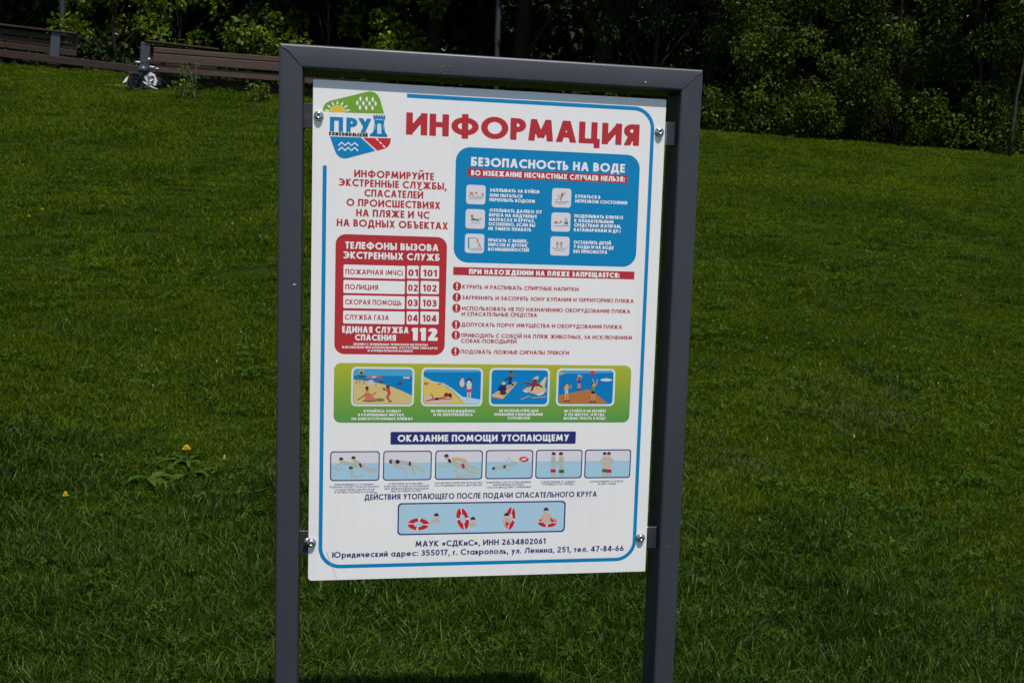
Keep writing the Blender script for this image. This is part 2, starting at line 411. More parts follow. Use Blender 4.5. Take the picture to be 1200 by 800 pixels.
# frame: rounded rectangular tube, mitred at the corners
XO0, XO1, ZT, TW, TD = -0.0765, 0.9350, ZB + 1.2645, 0.0540, 0.104
def ring(hw, hd, r, n=4):
    P = []
    for cx, cy, a in ((hw - r, hd - r, 0), (-hw + r, hd - r, 90), (-hw + r, -hd + r, 180), (hw - r, -hd + r, 270)):
        for k in range(n + 1): w = rad(a + 90 * k / n); P.append((cx + r * math.cos(w), cy + r * math.sin(w)))
    return P
R0 = ring(TW / 2, TD / 2, .0065); YC = FR + TD / 2
def profile_part(name, p_of):
    b = MB(); n = len(R0); V = [p_of(0, q) for q in R0] + [p_of(1, q) for q in R0]
    F = [(k, (k + 1) % n, n + (k + 1) % n, n + k) for k in range(n)] + [list(range(n))[::-1], list(range(n, 2 * n))]
    b.add(V, F, grey); o = fin(b, name, sign)
    for p in o.data.polygons: p.use_smooth = len(p.vertices) == 4
    o.data.set_sharp_from_angle(angle=rad(40))
    return o
g0 = .0004
for sx, xo in ((1, XO0), (-1, XO1)):
    def post(e, q, sx=sx, xo=xo):
        x = xo + sx * (TW / 2) + q[0]
        if e == 0: return (x, YC + q[1], float(hgt(x, 0)) - .25)
        t = abs(x - xo); return (x, YC + q[1], ZT - t - g0)
    profile_part('frame_post', post)
def bar(e, q):
    z = ZT - TW / 2 + q[0]; t = ZT - z
    return ((XO0 + t + g0) if e == 0 else (XO1 - t - g0), YC + q[1], z)
tb = profile_part('top_bar', bar)
for sx, xo in ((1, XO0), (-1, XO1)):
    b = MB(); pts = [(xo + sx * .003, FR + .0012, ZT - .004), (xo + sx * .006, FR - .0002, ZT - .008)]
    for k in range(9):
        t = .010 + .034 * k / 8; pts.append((xo + sx * (t + .0016 * math.sin(k * 1.1) + (.004 * math.sin(math.pi * k / 8) if sx > 0 else 0)), FR - .0004, ZT - t + (.002 * math.sin(math.pi * k / 8))))
    pts.append((xo + sx * (TW - .004), FR + .002, ZT - TW + .004))
    b.tube(pts, .0011, seam_m, 6); fin(b, 'weld_seam', sign, smooth=True)

# board
PW, PH, PT = 0.85, 1.19, 0.004
panel_m = mat('board_face', rgb(*WHITE, 1.24), 0.38, 0.4, noise=(2.5, tuple(c * .965 for c in rgb(*WHITE, 1.24)), .35, .75), bump=(7, .05, .004))
edge_m = mat('board_edge', (0.10, 0.10, 0.11), 0.6)
t = panel_m.node_tree; pb = t.nodes['Principled BSDF']; tc = t.nodes.new('ShaderNodeTexCoord'); mp = t.nodes.new('ShaderNodeMapping'); mp.inputs['Scale'].default_value = (38, 1, 1.6)
nz = t.nodes.new('ShaderNodeTexNoise'); nz.inputs['Scale'].default_value = 1.0; nz.inputs['Detail'].default_value = 8; rp = t.nodes.new('ShaderNodeValToRGB'); rp.color_ramp.elements[0].position = .50; rp.color_ramp.elements[1].position = .80
rp.color_ramp.elements[0].color = (1, 1, 1, 1); rp.color_ramp.elements[1].color = (.95, .95, .94, 1); mxn = t.nodes.new('ShaderNodeMixRGB'); mxn.blend_type = 'MULTIPLY'; mxn.inputs[0].default_value = 1
src_ = pb.inputs['Base Color'].links[0].from_socket
t.links.new(tc.outputs['Object'], mp.inputs[0]); t.links.new(mp.outputs[0], nz.inputs['Vector']); t.links.new(nz.outputs['Fac'], rp.inputs[0]); t.links.new(src_, mxn.inputs[1]); t.links.new(rp.outputs[0], mxn.inputs[2]); t.links.new(mxn.outputs[0], pb.inputs['Base Color'])
b = MB(); P = []
for cx, cz, a, r in ((PW, PH, 0, .001), (0, PH, 90, .001), (0, 0, 180, .009), (PW, 0, 270, .001)):
    sx = -1 if cx > 0 else 1; sz = -1 if cz > 0 else 1
    for k in range(6): w = rad(a + 18 * k); P.append((cx + sx * r + r * math.cos(w), cz + sz * r + r * math.sin(w) + ZB))
n = len(P)
b.add([(x, 0, z) for x, z in P], [list(range(n))], panel_m)
b.add([(x, PT, z) for x, z in P], [list(range(n))[::-1]], edge_m)
b.add([(x, 0, z) for x, z in P] + [(x, PT, z) for x, z in P], [(k, n + k, n + (k + 1) % n, (k + 1) % n) for k in range(n)], edge_m)
board = fin(b, 'sign_panel', sign, 'flat white printed panel with blue, red and green sections')

# blue outline of the sheet
xl = bp(381, 300)[0]; xl = (bp(380.5, 210)[0] + bp(376.3, 560)[0]) / 2; xr = (bp(764.5, 150)[0] + bp(745.5, 590)[0]) / 2
zt = (bp(500, 113.9)[1] + bp(735, 126.5)[1]) / 2; zb = (bp(410, 663.8)[1] + bp(710, 654.6)[1]) / 2
pr = Print(1); rr = .048; bw = bp(380, 400)[0]; bw = .0092
P = [(bp(477, 113)[0], zt)]
P += [(xr - rr + rr * math.sin(rad(a)), zt - rr + rr * math.cos(rad(a))) for a in range(0, 91, 9)]
P += [(xr - rr + rr * math.cos(rad(a)), zb + rr - rr * math.sin(rad(a))) for a in range(0, 91, 9)]
P += [(xl + rr - rr * math.sin(rad(a)), zb + rr - rr * math.cos(rad(a))) for a in range(0, 91, 9)]
P += [(xl, bp(381, 194)[1])]
pr.ribbon(P, bw, BLUE); fin(pr, 'border_line', board)

# logo
lg = lambda x, y: (378 + x / 8.889, 100 + y / 8.889)
pr = Print(1); GRN = (112, 158, 48)
pr.poly([lg(*q) for q in ((2, 271), (3, 250), (8, 228), (18, 208), (34, 188), (52, 175), (74, 164), (460, 70), (490, 66), (515, 68), (540, 75), (562, 90), (580, 110), (592, 132), (600, 155), (642, 298), (242, 286))], GRN)
pr.poly([lg(155 + 84 * math.cos(rad(a)), 283 - 76 * math.sin(rad(a))) for a in range(0, 181, 12)], (206, 208, 120))
pr.poly([lg(155 + 74 * math.cos(rad(a)), 283 - 68 * math.sin(rad(a))) for a in range(0, 181, 12)], (218, 186, 62))
for a in (12, 38, 64, 90, 116, 142, 168):
    ca, sa = math.cos(rad(a)), math.sin(rad(a))
    pr.stroke([lg(155 + 92 * ca, 283 - 84 * sa), lg(155 + 132 * ca, 283 - 118 * sa)], (2.2, 1.2), WHITE)
for dx, dy in ((395, 142), (460, 145), (523, 148), (362, 185), (425, 188), (490, 190), (552, 192), (390, 232), (455, 235), (520, 238)):
    pr.poly([lg(dx, dy - 28), lg(dx + 9, dy - 13), lg(dx + 14, dy + 2), lg(dx + 9, dy + 17), lg(dx, dy + 29), lg(dx - 9, dy + 15), lg(dx - 14, dy - 2), lg(dx - 9, dy - 15)], WHITE)
pr.poly([lg(*q) for q in ((76, 533), (400, 545), (548, 682), (260, 758), (235, 762), (205, 758), (178, 746), (155, 726), (138, 700), (126, 670))], BLUE)
for dy in (0, 52):
    pr.stroke([lg(x, y + dy) for x, y in ((165, 627), (200, 594), (234, 627), (268, 596), (301, 629), (335, 598), (370, 632))], 1.6, WHITE)
pr.poly([lg(*q) for q in ((424, 548), (712, 553), (708, 585), (698, 615), (680, 640), (655, 656), (572, 680))], (196, 40, 48))
pr.poly([lg(*q) for q in ((548, 552), (566, 552), (590, 578), (572, 576))], WHITE)
pr.poly([lg(*q) for q in ((585, 587), (603, 590), (625, 613), (606, 611))], WHITE)
pr.poly([lg(*q) for q in ((620, 622), (638, 626), (660, 648), (641, 650))], WHITE)
# water tower that stands for the last letter
T1 = (0, 118, 176)
pr.poly([lg(*q) for q in ((496, 505), (672, 513), (676, 538), (492, 530))], T1)
pr.poly([lg(*q) for q in ((520, 488), (660, 496), (668, 514), (508, 507))], T1)
pr.poly([lg(*q) for q in ((542, 378), (640, 384), (652, 498), (528, 490))], T1)
pr.poly([lg(*q) for q in ((536, 402), (556, 402), (548, 462), (530, 460))], (110, 170, 205))
pr.poly([lg(*q) for q in ((624, 404), (642, 406), (650, 464), (634, 464))], (110, 170, 205))
pr.poly([lg(*q) for q in ((570, 506), (568, 420), (574, 404), (590, 396), (606, 404), (612, 422), (614, 508))], (205, 212, 222))
pr.poly([lg(*q) for q in ((532, 342), (650, 348), (638, 386), (545, 380))], T1)
pr.poly([lg(*q) for q in ((545, 350), (638, 355), (630, 366), (552, 362))], (150, 190, 215))
pr.poly([lg(*q) for q in ((528, 326), (654, 332), (654, 346), (528, 340))], T1)
for k in range(5): x = 530 + k * 26; pr.poly([lg(x, 308 + k), lg(x + 17, 309 + k), lg(x + 17, 330 + k), lg(x, 329 + k)], T1)
pr.text('П', *[lg(76, 0)[0], lg(214, 0)[0], lg(0, 405)[1], 16.6], BLUE, .125)
pr.text('Р', *[lg(248, 0)[0], lg(362, 0)[0], lg(0, 413)[1], 16.6], BLUE, .125)
pr.text('У', *[lg(372, 0)[0], lg(508, 0)[0], lg(0, 420)[1], 16.6], BLUE, .125)
pr.text('КОМСОМОЛЬСКИЙ', lg(68, 0)[0], lg(470, 0)[0], lg(0, 511)[1], 3.8, (30, 18, 30), .16, n=14)
fin(pr, 'logo', board, 'green, blue and red pond logo with sun, drops, tower, waves and road')

def lettering(lines, parent=board, base=1, label=None):
    for t, xl_, xr_, y, cap, c, h in lines:
        pr = Print(base); pr.text(t, xl_, xr_, y, cap, c, h); fin(pr, 'lettering', parent, label if len(lines) == 1 else None)
lettering([('ИНФОРМАЦИЯ', 475.8, 749.5, 151.8, 25.6, RED, .125)], label='large red title')
H1 = .118
lettering([('ИНФОРМИРУЙТЕ', 415, 508.5, 205.2, 8.6, RED, H1), ('ЭКСТРЕННЫЕ СЛУЖБЫ,', 397, 523.5, 216, 8.6, RED, H1),
           ('СПАСАТЕЛЕЙ', 427, 496, 227.4, 8.6, RED, H1), ('О ПРОИСШЕСТВИЯХ', 406, 516, 239, 8.6, RED, H1),
           ('НА ПЛЯЖЕ И ЧС', 417.4, 503.4, 250.8, 8.6, RED, H1), ('НА ВОДНЫХ ОБЪЕКТАХ', 394.6, 525, 262.8, 8.6, RED, H1)], label='red notice text in six centred lines')

def rect_px(pr, x0, y0, x1, y1, r, c):
    """rounded rectangle from its left/right edges and top/bottom at mid width"""
    xm = (x0 + x1) / 2; ym = (y0 + y1) / 2
    a, b_ = bp(x0, ym)[0], bp(x1, ym)[0]; z1, z0 = bp(xm, y0)[1], bp(xm, y1)[1]
    pr.rrect(a, z0, b_, z1, r, c); return a, z0, b_, z1
# red telephone panel
pr = Print(1); rect_px(pr, 392.5, 276, 522.5, 415.4, .024, RED)
RW = []
for k, (y0, y1) in enumerate(((311, 326.2), (328.9, 344.1), (346.7, 361.7), (364.6, 379.6))):
    d = -.15 * k
    for x0, x1 in ((402.6, 474.6), (477, 490.8), (493, 514.6)):
        pr.l = LAY * 2; rect_px(pr, x0 + d, y0 + .6 * ((x0 - 402) / 100) - .2, x1 + d, y1 + .6 * ((x0 - 402) / 100) - .2, .0028, WHITE)
fin(pr, 'phone_panel', board, 'red rounded panel with white phone number boxes')
Ls = [('ТЕЛЕФОНЫ ВЫЗОВА', 404.5, 514, 288.8, 8.2, WHITE, .12), ('ЭКСТРЕННЫХ СЛУЖБ', 402.4, 515.4, 300.2, 8.2, WHITE, .12),
      ('ЕДИНАЯ СЛУЖБА', 401, 479, 386.3, 7.6, WHITE, .13), ('СПАСЕНИЯ', 416, 464, 395.4, 7.2, WHITE, .13), ('112', 482.4, 513, 391.6, 15, WHITE, .155),
      ('ЗВОНКИ С МОБИЛЬНЫХ ТЕЛЕФОНОВ БЕСПЛАТНЫ', 414, 501, 403.5, 2.7, WHITE, .11), ('И ВОЗМОЖНЫ ПРИ БЛОКИРОВАНИИ, ОТСУТСТВИИ СИМ-КАРТЫ', 401, 512.5, 407.2, 2.7, WHITE, .11),
      ('И ОТРИЦАТЕЛЬНОМ БАЛАНСЕ', 431, 483.5, 410.9, 2.7, WHITE, .11)]
Ls += [('ПОЖАРНАЯ (МЧС)', 404.8, 472.3, 319, 6, RED, .10), ('ПОЛИЦИЯ', 404.6, 443, 336.4, 6, RED, .10), ('СКОРАЯ ПОМОЩЬ', 404.4, 470.6, 354.2, 6, RED, .10), ('СЛУЖБА ГАЗА', 404.2, 455.8, 371.8, 6, RED, .10)]
for k, y in enumerate((319.6, 337.2, 354.8, 372.6)):
    d = -.2 * k; Ls += [('0%d' % (k + 1), 478.3 + d, 490 + d, y, 8, RED, .115), ('10%d' % (k + 1), 495.8 + d, 512 + d, y + .4, 8, RED, .115)]
lettering(Ls, base=3.2, label='emergency phone numbers and service names')

# blue safety panel
pr = Print(1); rect_px(pr, 532.8, 176.9, 747.8, 310.2, .034, BLUE); pr.l = LAY * 2
rect_px(pr, 547.6, 201.4, 735.3, 210.9, .001, RED)
PB = ((546.4, 216.8, 569, 239.4), (545.6, 245.2, 568.2, 268), (544.8, 273.9, 567.4, 296.5), (646.9, 220.8, 669.3, 243.2), (646, 249.2, 668.4, 271.4), (644.9, 277.2, 667.4, 299.5))
for x0, y0, x1, y1 in PB: pr.l = LAY * 2; rect_px(pr, x0, y0, x1, y1, .007, (214, 212, 220))
fin(pr, 'safety_panel', board, 'blue rounded panel with six white pictogram squares')
Ls = [('БЕЗОПАСНОСТЬ НА ВОДЕ', 552, 732.4, 193.4, 10.4, WHITE, .125), ('ВО ИЗБЕЖАНИЕ НЕСЧАСТНЫХ СЛУЧАЕВ НЕЛЬЗЯ:', 552, 732.4, 206.3, 6.2, WHITE, .13)]
for t, a, c_, y in (('ЗАПЛЫВАТЬ ЗА БУЙКИ', 574, 632, 223.8), ('ИЛИ ПЫТАТЬСЯ', 574, 612, 229.4), ('ПЕРЕПЛЫТЬ ВОДОЕМ', 573.5, 627, 235), ('ОТПЛЫВАТЬ ДАЛЕКО ОТ', 573.5, 634.8, 247.4),
                    ('БЕРЕГА НА НАДУВНЫХ', 573, 629.4, 252.7), ('МАТРАСАХ И КРУГАХ,', 572.8, 627, 258), ('ОСОБЕННО, ЕСЛИ ВЫ', 572.5, 627, 263.2), ('НЕ УМЕЕТЕ ПЛАВАТЬ', 572.3, 622.5, 268.5),
                    ('ПРЫГАТЬ С ВЫШЕК,', 572, 619, 282), ('ПИРСОВ И ДРУГИХ', 572, 617.8, 287.2), ('ВОЗВЫШЕННОСТЕЙ', 572, 619.8, 292.5), ('КУПАТЬСЯ В', 674, 703.5, 230.6), ('НЕТРЕЗВОМ СОСТОЯНИИ', 674, 735, 236.7),
                    ('ПОДПЛЫВАТЬ БЛИЗКО', 673, 730.2, 254), ('К ПЛАВАТЕЛЬНЫМ', 673, 719, 259.3), ('СРЕДСТВАМ (КАТЕРАМ,', 672.8, 728, 264.6), ('КАТАМАРАНАМ И ДР.)', 672.5, 727.3, 270),
                    ('ОСТАВЛЯТЬ ДЕТЕЙ', 672.2, 716, 284.4), ('У ВОДЫ И НА ВОДЕ', 672, 719, 289.7), ('БЕЗ ПРИСМОТРА', 672, 711.6, 295)):
    Ls.append((t, a, c_, y, 3.9, WHITE, .12))
lettering(Ls, base=3, label='white text on the blue panel')
SKN, SK2, TEAL, HAIR = (206, 150, 112), (176, 112, 76), (60, 140, 150), (60, 40, 36)
pr = Print(3.2)
def waves(x0, x1, y, amp=.8, w=.5, c=TEAL, per=5.5):
    pr.stroke([(x0 + (x1 - x0) * k / 16, y + amp * math.sin((x0 + (x1 - x0) * k / 16) * 2 * math.pi / per)) for k in range(17)], w, c)
pr = Print(3.2)
pr.disc(552.8, 226.2, 2.3, SKN, 1.4); pr.stroke([(549.6, 229.4), (552, 227.5), (556, 228.6)], (1.6, 1), SKN); pr.stroke([(553, 227.5), (550.5, 225)], 1.1, SK2); pr.disc(558.3, 226.3, 1.1, (180, 70, 70)); pr.poly([(564.4, 228.8), (565.6, 225), (566.8, 228.8)], (196, 80, 84)); waves(549, 567, 230.6); waves(550, 566, 232.6, .5, .4)
fin(pr, 'pictogram', board, 'swimmer heading for a buoy')
pr = Print(3.2)
pr.disc(553.2, 253.2, 1.6, (200, 84, 90)); pr.poly([(552, 258.4), (552.4, 255.6), (554, 255.2), (561, 257.6), (562, 259)], (38, 128, 124)); pr.stroke([(553.5, 255.4), (558, 257.2), (562, 256.6), (565, 257)], (1.3, .7), SK2); waves(551.5, 563, 261.4, .3, .4)
fin(pr, 'pictogram', board, 'person floating on a lilo')
pr = Print(3.2)
pr.stroke([(549.2, 278.4), (549.2, 291.4)], 1.5, (30, 140, 140)); pr.stroke([(548.4, 278.8), (557.6, 278.8)], .6, (60, 130, 150)); pr.disc(559.4, 280.6, 1.1, SK2); pr.stroke([(559.8, 281.6), (561, 284.6), (562, 287)], (1.9, 1.3), SKN); pr.stroke([(562, 287), (563.2, 290)], (1.1, .7), SK2); pr.stroke([(560.2, 282.8), (557.4, 284.6)], .8, SKN); pr.stroke([(561.6, 286), (560, 288.4), (561.2, 290)], .9, SKN); waves(551, 565.6, 291.2, .6, .5, (110, 150, 190), 3); waves(551, 565, 293, .5, .4, (110, 150, 190), 3)
fin(pr, 'pictogram', board, 'diver jumping from a tower')
pr = Print(3.2)
pr.disc(658.8, 227.2, 1.3, SK2); pr.stroke([(659, 228.4), (657.6, 232)], (2.4, 1.8), SK2); pr.stroke([(659.6, 229), (662, 227.4), (662.4, 224.2)], .9, SK2); pr.stroke([(657.8, 229), (654.6, 229.8), (652.6, 228.6)], .9, SKN); pr.stroke([(657.4, 232), (654.4, 232.6), (651.4, 235)], (1.5, .8), SKN); pr.stroke([(657.8, 232), (656.6, 235.4)], (1.3, .8), SK2); waves(649.6, 666.6, 236.6, .6); waves(652, 664, 238.4, .4, .4)
fin(pr, 'pictogram', board, 'figure falling into the water')
pr = Print(3.2)
pr.disc(651.4, 260.8, 2.1, SK2, 1.4); pr.stroke([(649.2, 261.8), (652.5, 259.8), (656, 262)], (1.3, .8), (196, 110, 76)); pr.disc(657.2, 260.2, 1.1, (180, 66, 60)); pr.poly([(661, 260), (666, 260), (665.4, 263), (661.6, 263)], (38, 134, 140)); pr.poly([(662.8, 255), (663.6, 255), (665, 259.4), (662, 259.4)], (120, 170, 175)); waves(649, 667, 264.6, .4)
fin(pr, 'pictogram', board, 'swimmer close to a boat')
pr = Print(3.2)
for cx, hc in ((653, (160, 70, 56)), (657.6, (180, 60, 60))):
    pr.disc(cx, 284.6, 1.1, hc); pr.poly([(cx - 1.2, 286), (cx + 1.2, 286), (cx + .9, 289.6), (cx - .9, 289.6)], SKN); pr.stroke([(cx + 1, 286.6), (cx + 2, 284.6)], .7, SKN)
waves(647, 665, 291, .7); waves(650, 663, 293.2, .5, .4)
fin(pr, 'pictogram', board, 'two children in the water')

# prohibitions
pr = Print(1); rect_px(pr, 531, 315.5, 743.4, 324.8, .001, RED); pr.l = LAY
for x, y in ((535.6, 335.4), (535.2, 348.2), (534.9, 361), (534.5, 380.2), (534.2, 392.5), (533.7, 411.7)):
    pr.l = LAY; pr.disc(x, y, 5.0, RED, 5.2, 24)
fin(pr, 'prohibition_marks', board, 'red heading strip and six red discs')
Ls = [('ПРИ НАХОЖДЕНИИ НА ПЛЯЖЕ ЗАПРЕЩАЕТСЯ:', 549.6, 726.3, 320.3, 5.9, WHITE, .13)]
for x, y in ((535.6, 335.4), (535.2, 348.2), (534.9, 361), (534.5, 380.2), (534.2, 392.5), (533.7, 411.7)): Ls.append(('!', x - .95, x + .95, y, 7.4, WHITE, .11))
for t, a, c_, y in (('КУРИТЬ И РАСПИВАТЬ СПИРТНЫЕ НАПИТКИ', 541.8, 678, 337.4), ('ЗАГРЯЗНЯТЬ И ЗАСОРЯТЬ ЗОНУ КУПАНИЯ И ТЕРРИТОРИЮ ПЛЯЖА', 541.6, 742.6, 350.6), ('ИСПОЛЬЗОВАТЬ НЕ ПО НАЗНАЧЕНИЮ ОБОРУДОВАНИЕ ПЛЯЖА', 541.4, 738.6, 363),
                    ('И СПАСАТЕЛЬНЫЕ СРЕДСТВА', 541, 629.4, 368.4), ('ДОПУСКАТЬ ПОРЧУ ИМУЩЕСТВА И ОБОРУДОВАНИЯ ПЛЯЖА', 540.8, 729, 381.6), ('ПРИВОДИТЬ С СОБОЙ НА ПЛЯЖ ЖИВОТНЫХ, ЗА ИСКЛЮЧЕНИЕМ', 540.5, 741, 394.2),
                    ('СОБАК-ПОВОДЫРЕЙ', 540.2, 605.4, 399.6), ('ПОДОВАТЬ ЛОЖНЫЕ СИГНАЛЫ ТРЕВОГИ', 539.9, 667, 412.6)):
    Ls.append((t, a, c_, y, 4.5, RED, .092))
lettering(Ls, base=3, label='red list of beach prohibitions')

# green strip with four pictures
gm = mat('print_ink', (0, 0, 0), .42, .35); t = gm.node_tree
tc = t.nodes.new('ShaderNodeTexCoord'); sp = t.nodes.new('ShaderNodeSeparateXYZ'); mr = t.nodes.new('ShaderNodeMapRange'); rp = t.nodes.new('ShaderNodeValToRGB')
t.links.new(tc.outputs['Object'], sp.inputs[0]); t.links.new(sp.outputs[2], mr.inputs[0]); t.links.new(mr.outputs[0], rp.inputs[0]); t.links.new(rp.outputs[0], t.nodes['Principled BSDF'].inputs['Base Color'])
gz1, gz0 = bp(565, 426.6)[1], bp(565, 494.9)[1]
mr.inputs[1].default_value = gz0 - ROOT.z; mr.inputs[2].default_value = gz1 - ROOT.z
e = rp.color_ramp.elements; e[0].color = (*rgb(84, 146, 70, PK), 1); e[1].color = (*rgb(172, 174, 50, PK), 1); e2 = e.new(.5); e2.color = (*rgb(126, 162, 58, PK), 1)
pr = Print(1); rect_px(pr, 391.2, 426.6, 738.6, 494.9, .017, gm)
P4 = ((411.6, 429.9, 485.4, 475.8), (493.7, 430.6, 565.7, 475.8), (573.4, 431.1, 644, 475.8), (652, 431.7, 720.6, 475.5))
for q in P4: pr.l = LAY * 2; rect_px(pr, *q, .012, (212, 218, 222))
fin(pr, 'rules_strip', board, 'green strip holding four framed beach pictures')
Ls = []
for t, a, c_, y in (('КУПАЙТЕСЬ ТОЛЬКО', 426.3, 470, 481.4), ('В РАЗРЕШЕННЫХ МЕСТАХ,', 419.7, 474.4, 485.8), ('НА БЛАГОУСТРОЕННЫХ ПЛЯЖАХ', 412, 483.7, 490.4), ('НЕ ПЕРЕОХЛАЖДАЙТЕСЬ', 505, 557, 481.4), ('И НЕ ПЕРЕГРЕВАЙТЕСЬ', 508, 554, 485.6),
                    ('НЕ ИСПОЛЬЗУЙТЕ ДЛЯ', 585, 630.8, 481), ('ПЛАВАНИЯ САМОДЕЛЬНЫЕ', 579.2, 636.2, 485.3), ('УСТРОЙСТВА', 594.7, 621, 489.7), ('НЕ СТОЙТЕ И НЕ ИГРАЙТЕ', 661, 710, 481.3), ('В ТЕХ МЕСТАХ, ОТКУДА', 662, 708.3, 485.5), ('МОЖНО УПАСТЬ В ВОДУ', 660.3, 710, 489.9)):
    Ls.append((t, a, c_, y, 3.0, WHITE, .115))
lettering(Ls, base=2, label='small white captions under the beach pictures')

SEA, SKYB, SAND = (0, 122, 186), (74, 156, 200), (206, 182, 122)
def inner(q, m_=2.3): return (q[0] + m_, q[1] + m_, q[2] - m_, q[3] - m_)
def picpoly(pr, pts, c): pr.poly(pts, c)
# 1 beach
pr = Print(3); q = inner(P4[0]); rect_px(pr, *q, .009, SEA); x0, y0, x1, y1 = q
pr.poly([(x0 + 2.6, y0 + .1), (x1 - 2.8, y0 + .6), (x1 - .5, y0 + 3), (x1 - .3, y0 + 8.3), (x0 + .2, y0 + 7.6), (x0 + .4, y0 + 2.6)], SKYB)
pr.poly([(x0 + .3, y0 + 12), (x0 + 22, y0 + 14.6), (x0 + 40, y0 + 19), (x0 + 55, y0 + 24.6), (x1 - .3, y0 + 31), (x1 - .4, y1 - 3), (x1 - 3, y1 - .3), (x0 + 3, y1 - .3), (x0 + .4, y1 - 3)], SAND)
pr.poly([(x0 + 7, y0 + 1), (x0 + 12, y0 + 1), (x0 + 12, y0 + 8), (x0 + 7, y0 + 8)], (150, 170, 120)); pr.poly([(x0 + 5, y0 + 7), (x0 + 14, y0 + 7.2), (x0 + 13, y0 + 8.6), (x0 + 6, y0 + 8.6)], (26, 60, 70)); pr.disc(x0 + 9.6, y0 + 4.6, 1.7, (20, 50, 60))
for dx in (4, 8, 13): pr.stroke([(x0 + dx, y0 + 8.4), (x0 + dx - .4, y0 + 17.5)], .7, (80, 70, 60))
for dx, c in ((19, (196, 110, 110)), (25, (200, 180, 170)), (30, (190, 90, 90))): pr.poly([(x0 + dx - 4, y0 + 10.6), (x0 + dx - 2.2, y0 + 8), (x0 + dx + 2.2, y0 + 8), (x0 + dx + 4, y0 + 10.6)], c)
pr.poly([(x0 + 18, y0 + 13), (x0 + 23.6, y0 + 13), (x0 + 23.2, y0 + 19), (x0 + 18.4, y0 + 19)], (186, 196, 220)); pr.stroke([(x0 + 27, y0 + 10), (x0 + 26.6, y0 + 20)], .6, (96, 90, 80)); pr.disc(x0 + 32.4, y0 + 14.6, 3, (70, 60, 70), 1.3); pr.disc(x0 + 33, y0 + 13.6, 1.6, (180, 80, 80), .8)
pr.poly([(x0 + 58, y0 + 9), (x0 + 67, y0 + 9.3), (x0 + 65.4, y0 + 11.4), (x0 + 59, y0 + 11.2)], (206, 190, 200)); pr.disc(x0 + 54.6, y0 + 17, 3.4, (84, 66, 60), 1.4, rot=-15); pr.disc(x0 + 56.4, y0 + 15, 1.2, (110, 74, 50))
pr.disc(x0 + 19.5, y0 + 36.8, 8.5, (116, 112, 46), 1.5); pr.disc(x0 + 31, y0 + 36, 6, (110, 118, 54), 1.7)
pr.stroke([(x0 + 15.4, y0 + 29), (x0 + 9.8, y0 + 33), (x0 + 5, y0 + 36.2)], (1.9, 1), (168, 100, 60)); pr.stroke([(x0 + 18, y0 + 29.4), (x0 + 22.6, y0 + 30.6), (x0 + 27.4, y0 + 26.6)], (1.7, .9), (168, 100, 60))
pr.poly([(x0 + 13.6, y0 + 27.4), (x0 + 19, y0 + 27.4), (x0 + 20, y0 + 35.4), (x0 + 14, y0 + 36)], (196, 112, 84)); pr.poly([(x0 + 14, y0 + 32), (x0 + 22, y0 + 31.8), (x0 + 28.6, y0 + 36), (x0 + 14.6, y0 + 37)], (206, 110, 96)); pr.disc(x0 + 16.4, y0 + 24, 1.7, (156, 92, 60), 2.2); pr.disc(x0 + 16.2, y0 + 22, 2, (36, 28, 30), 1.5)
pr.disc(x0 + 40.6, y0 + 20.6, 2.3, (110, 56, 46), 2.1); pr.stroke([(x0 + 40.6, y0 + 22.6), (x0 + 42.4, y0 + 28), (x0 + 39.6, y0 + 33.6)], (4.2, 2.6), (196, 66, 78)); pr.stroke([(x0 + 39.6, y0 + 33), (x0 + 43, y0 + 37)], (2, 1.4), (150, 96, 50)); pr.stroke([(x0 + 40, y0 + 25), (x0 + 36.4, y0 + 23.4)], 1.2, (180, 90, 70)); pr.disc(x0 + 36, y0 + 23, 1.2, (50, 30, 36)); pr.disc(x0 + 43.4, y0 + 37.6, 2.2, (140, 110, 60), 1)
fin(pr, 'picture', board, 'beach picture with sunbathers, umbrellas and sea')
# 2
pr = Print(3); q = inner(P4[1]); rect_px(pr, *q, .009, SEA); x0, y0, x1, y1 = q
pr.poly([(x0 + 2.6, y0 + .2), (x1 - 2.6, y0 + .4), (x1 - .4, y0 + 3), (x0 + .3, y0 + 3)], SKYB)
pr.poly([(x0 + .3, y0 + 8), (x0 + 12, y0 + 13.8), (x0 + 24, y0 + 16), (x0 + 34, y0 + 22), (x0 + 46, y0 + 31.6), (x1 - .4, y0 + 35), (x1 - .5, y1 - 3), (x1 - 3, y1 - .3), (x0 + 3, y1 - .3), (x0 + .3, y1 - 3)], (176, 206, 222))
pr.poly([(x0 + .3, y0 + 9), (x0 + 12, y0 + 14.6), (x0 + 23, y0 + 17), (x0 + 33, y0 + 23), (x0 + 40, y0 + 30), (x0 + 50, y1 - .4), (x0 + 3, y1 - .3), (x0 + .3, y1 - 3)], (212, 186, 98))
pr.stroke([(x0 + 24, y0 + 18), (x0 + 34, y0 + 25), (x0 + 45, y0 + 37)], .6, (120, 124, 110))
pr.disc(x0 + 3.4, y0 + 16.4, 3, (176, 110, 80), 1.6); pr.disc(x0 + 19, y0 + 16.8, 2.6, (190, 90, 70), .9)
pr.poly([(x0 + .5, y0 + 33), (x0 + 12, y0 + 31.8), (x0 + 34, y0 + 33.4), (x0 + 31, y0 + 38), (x0 + 4, y0 + 38.4)], (212, 176, 196))
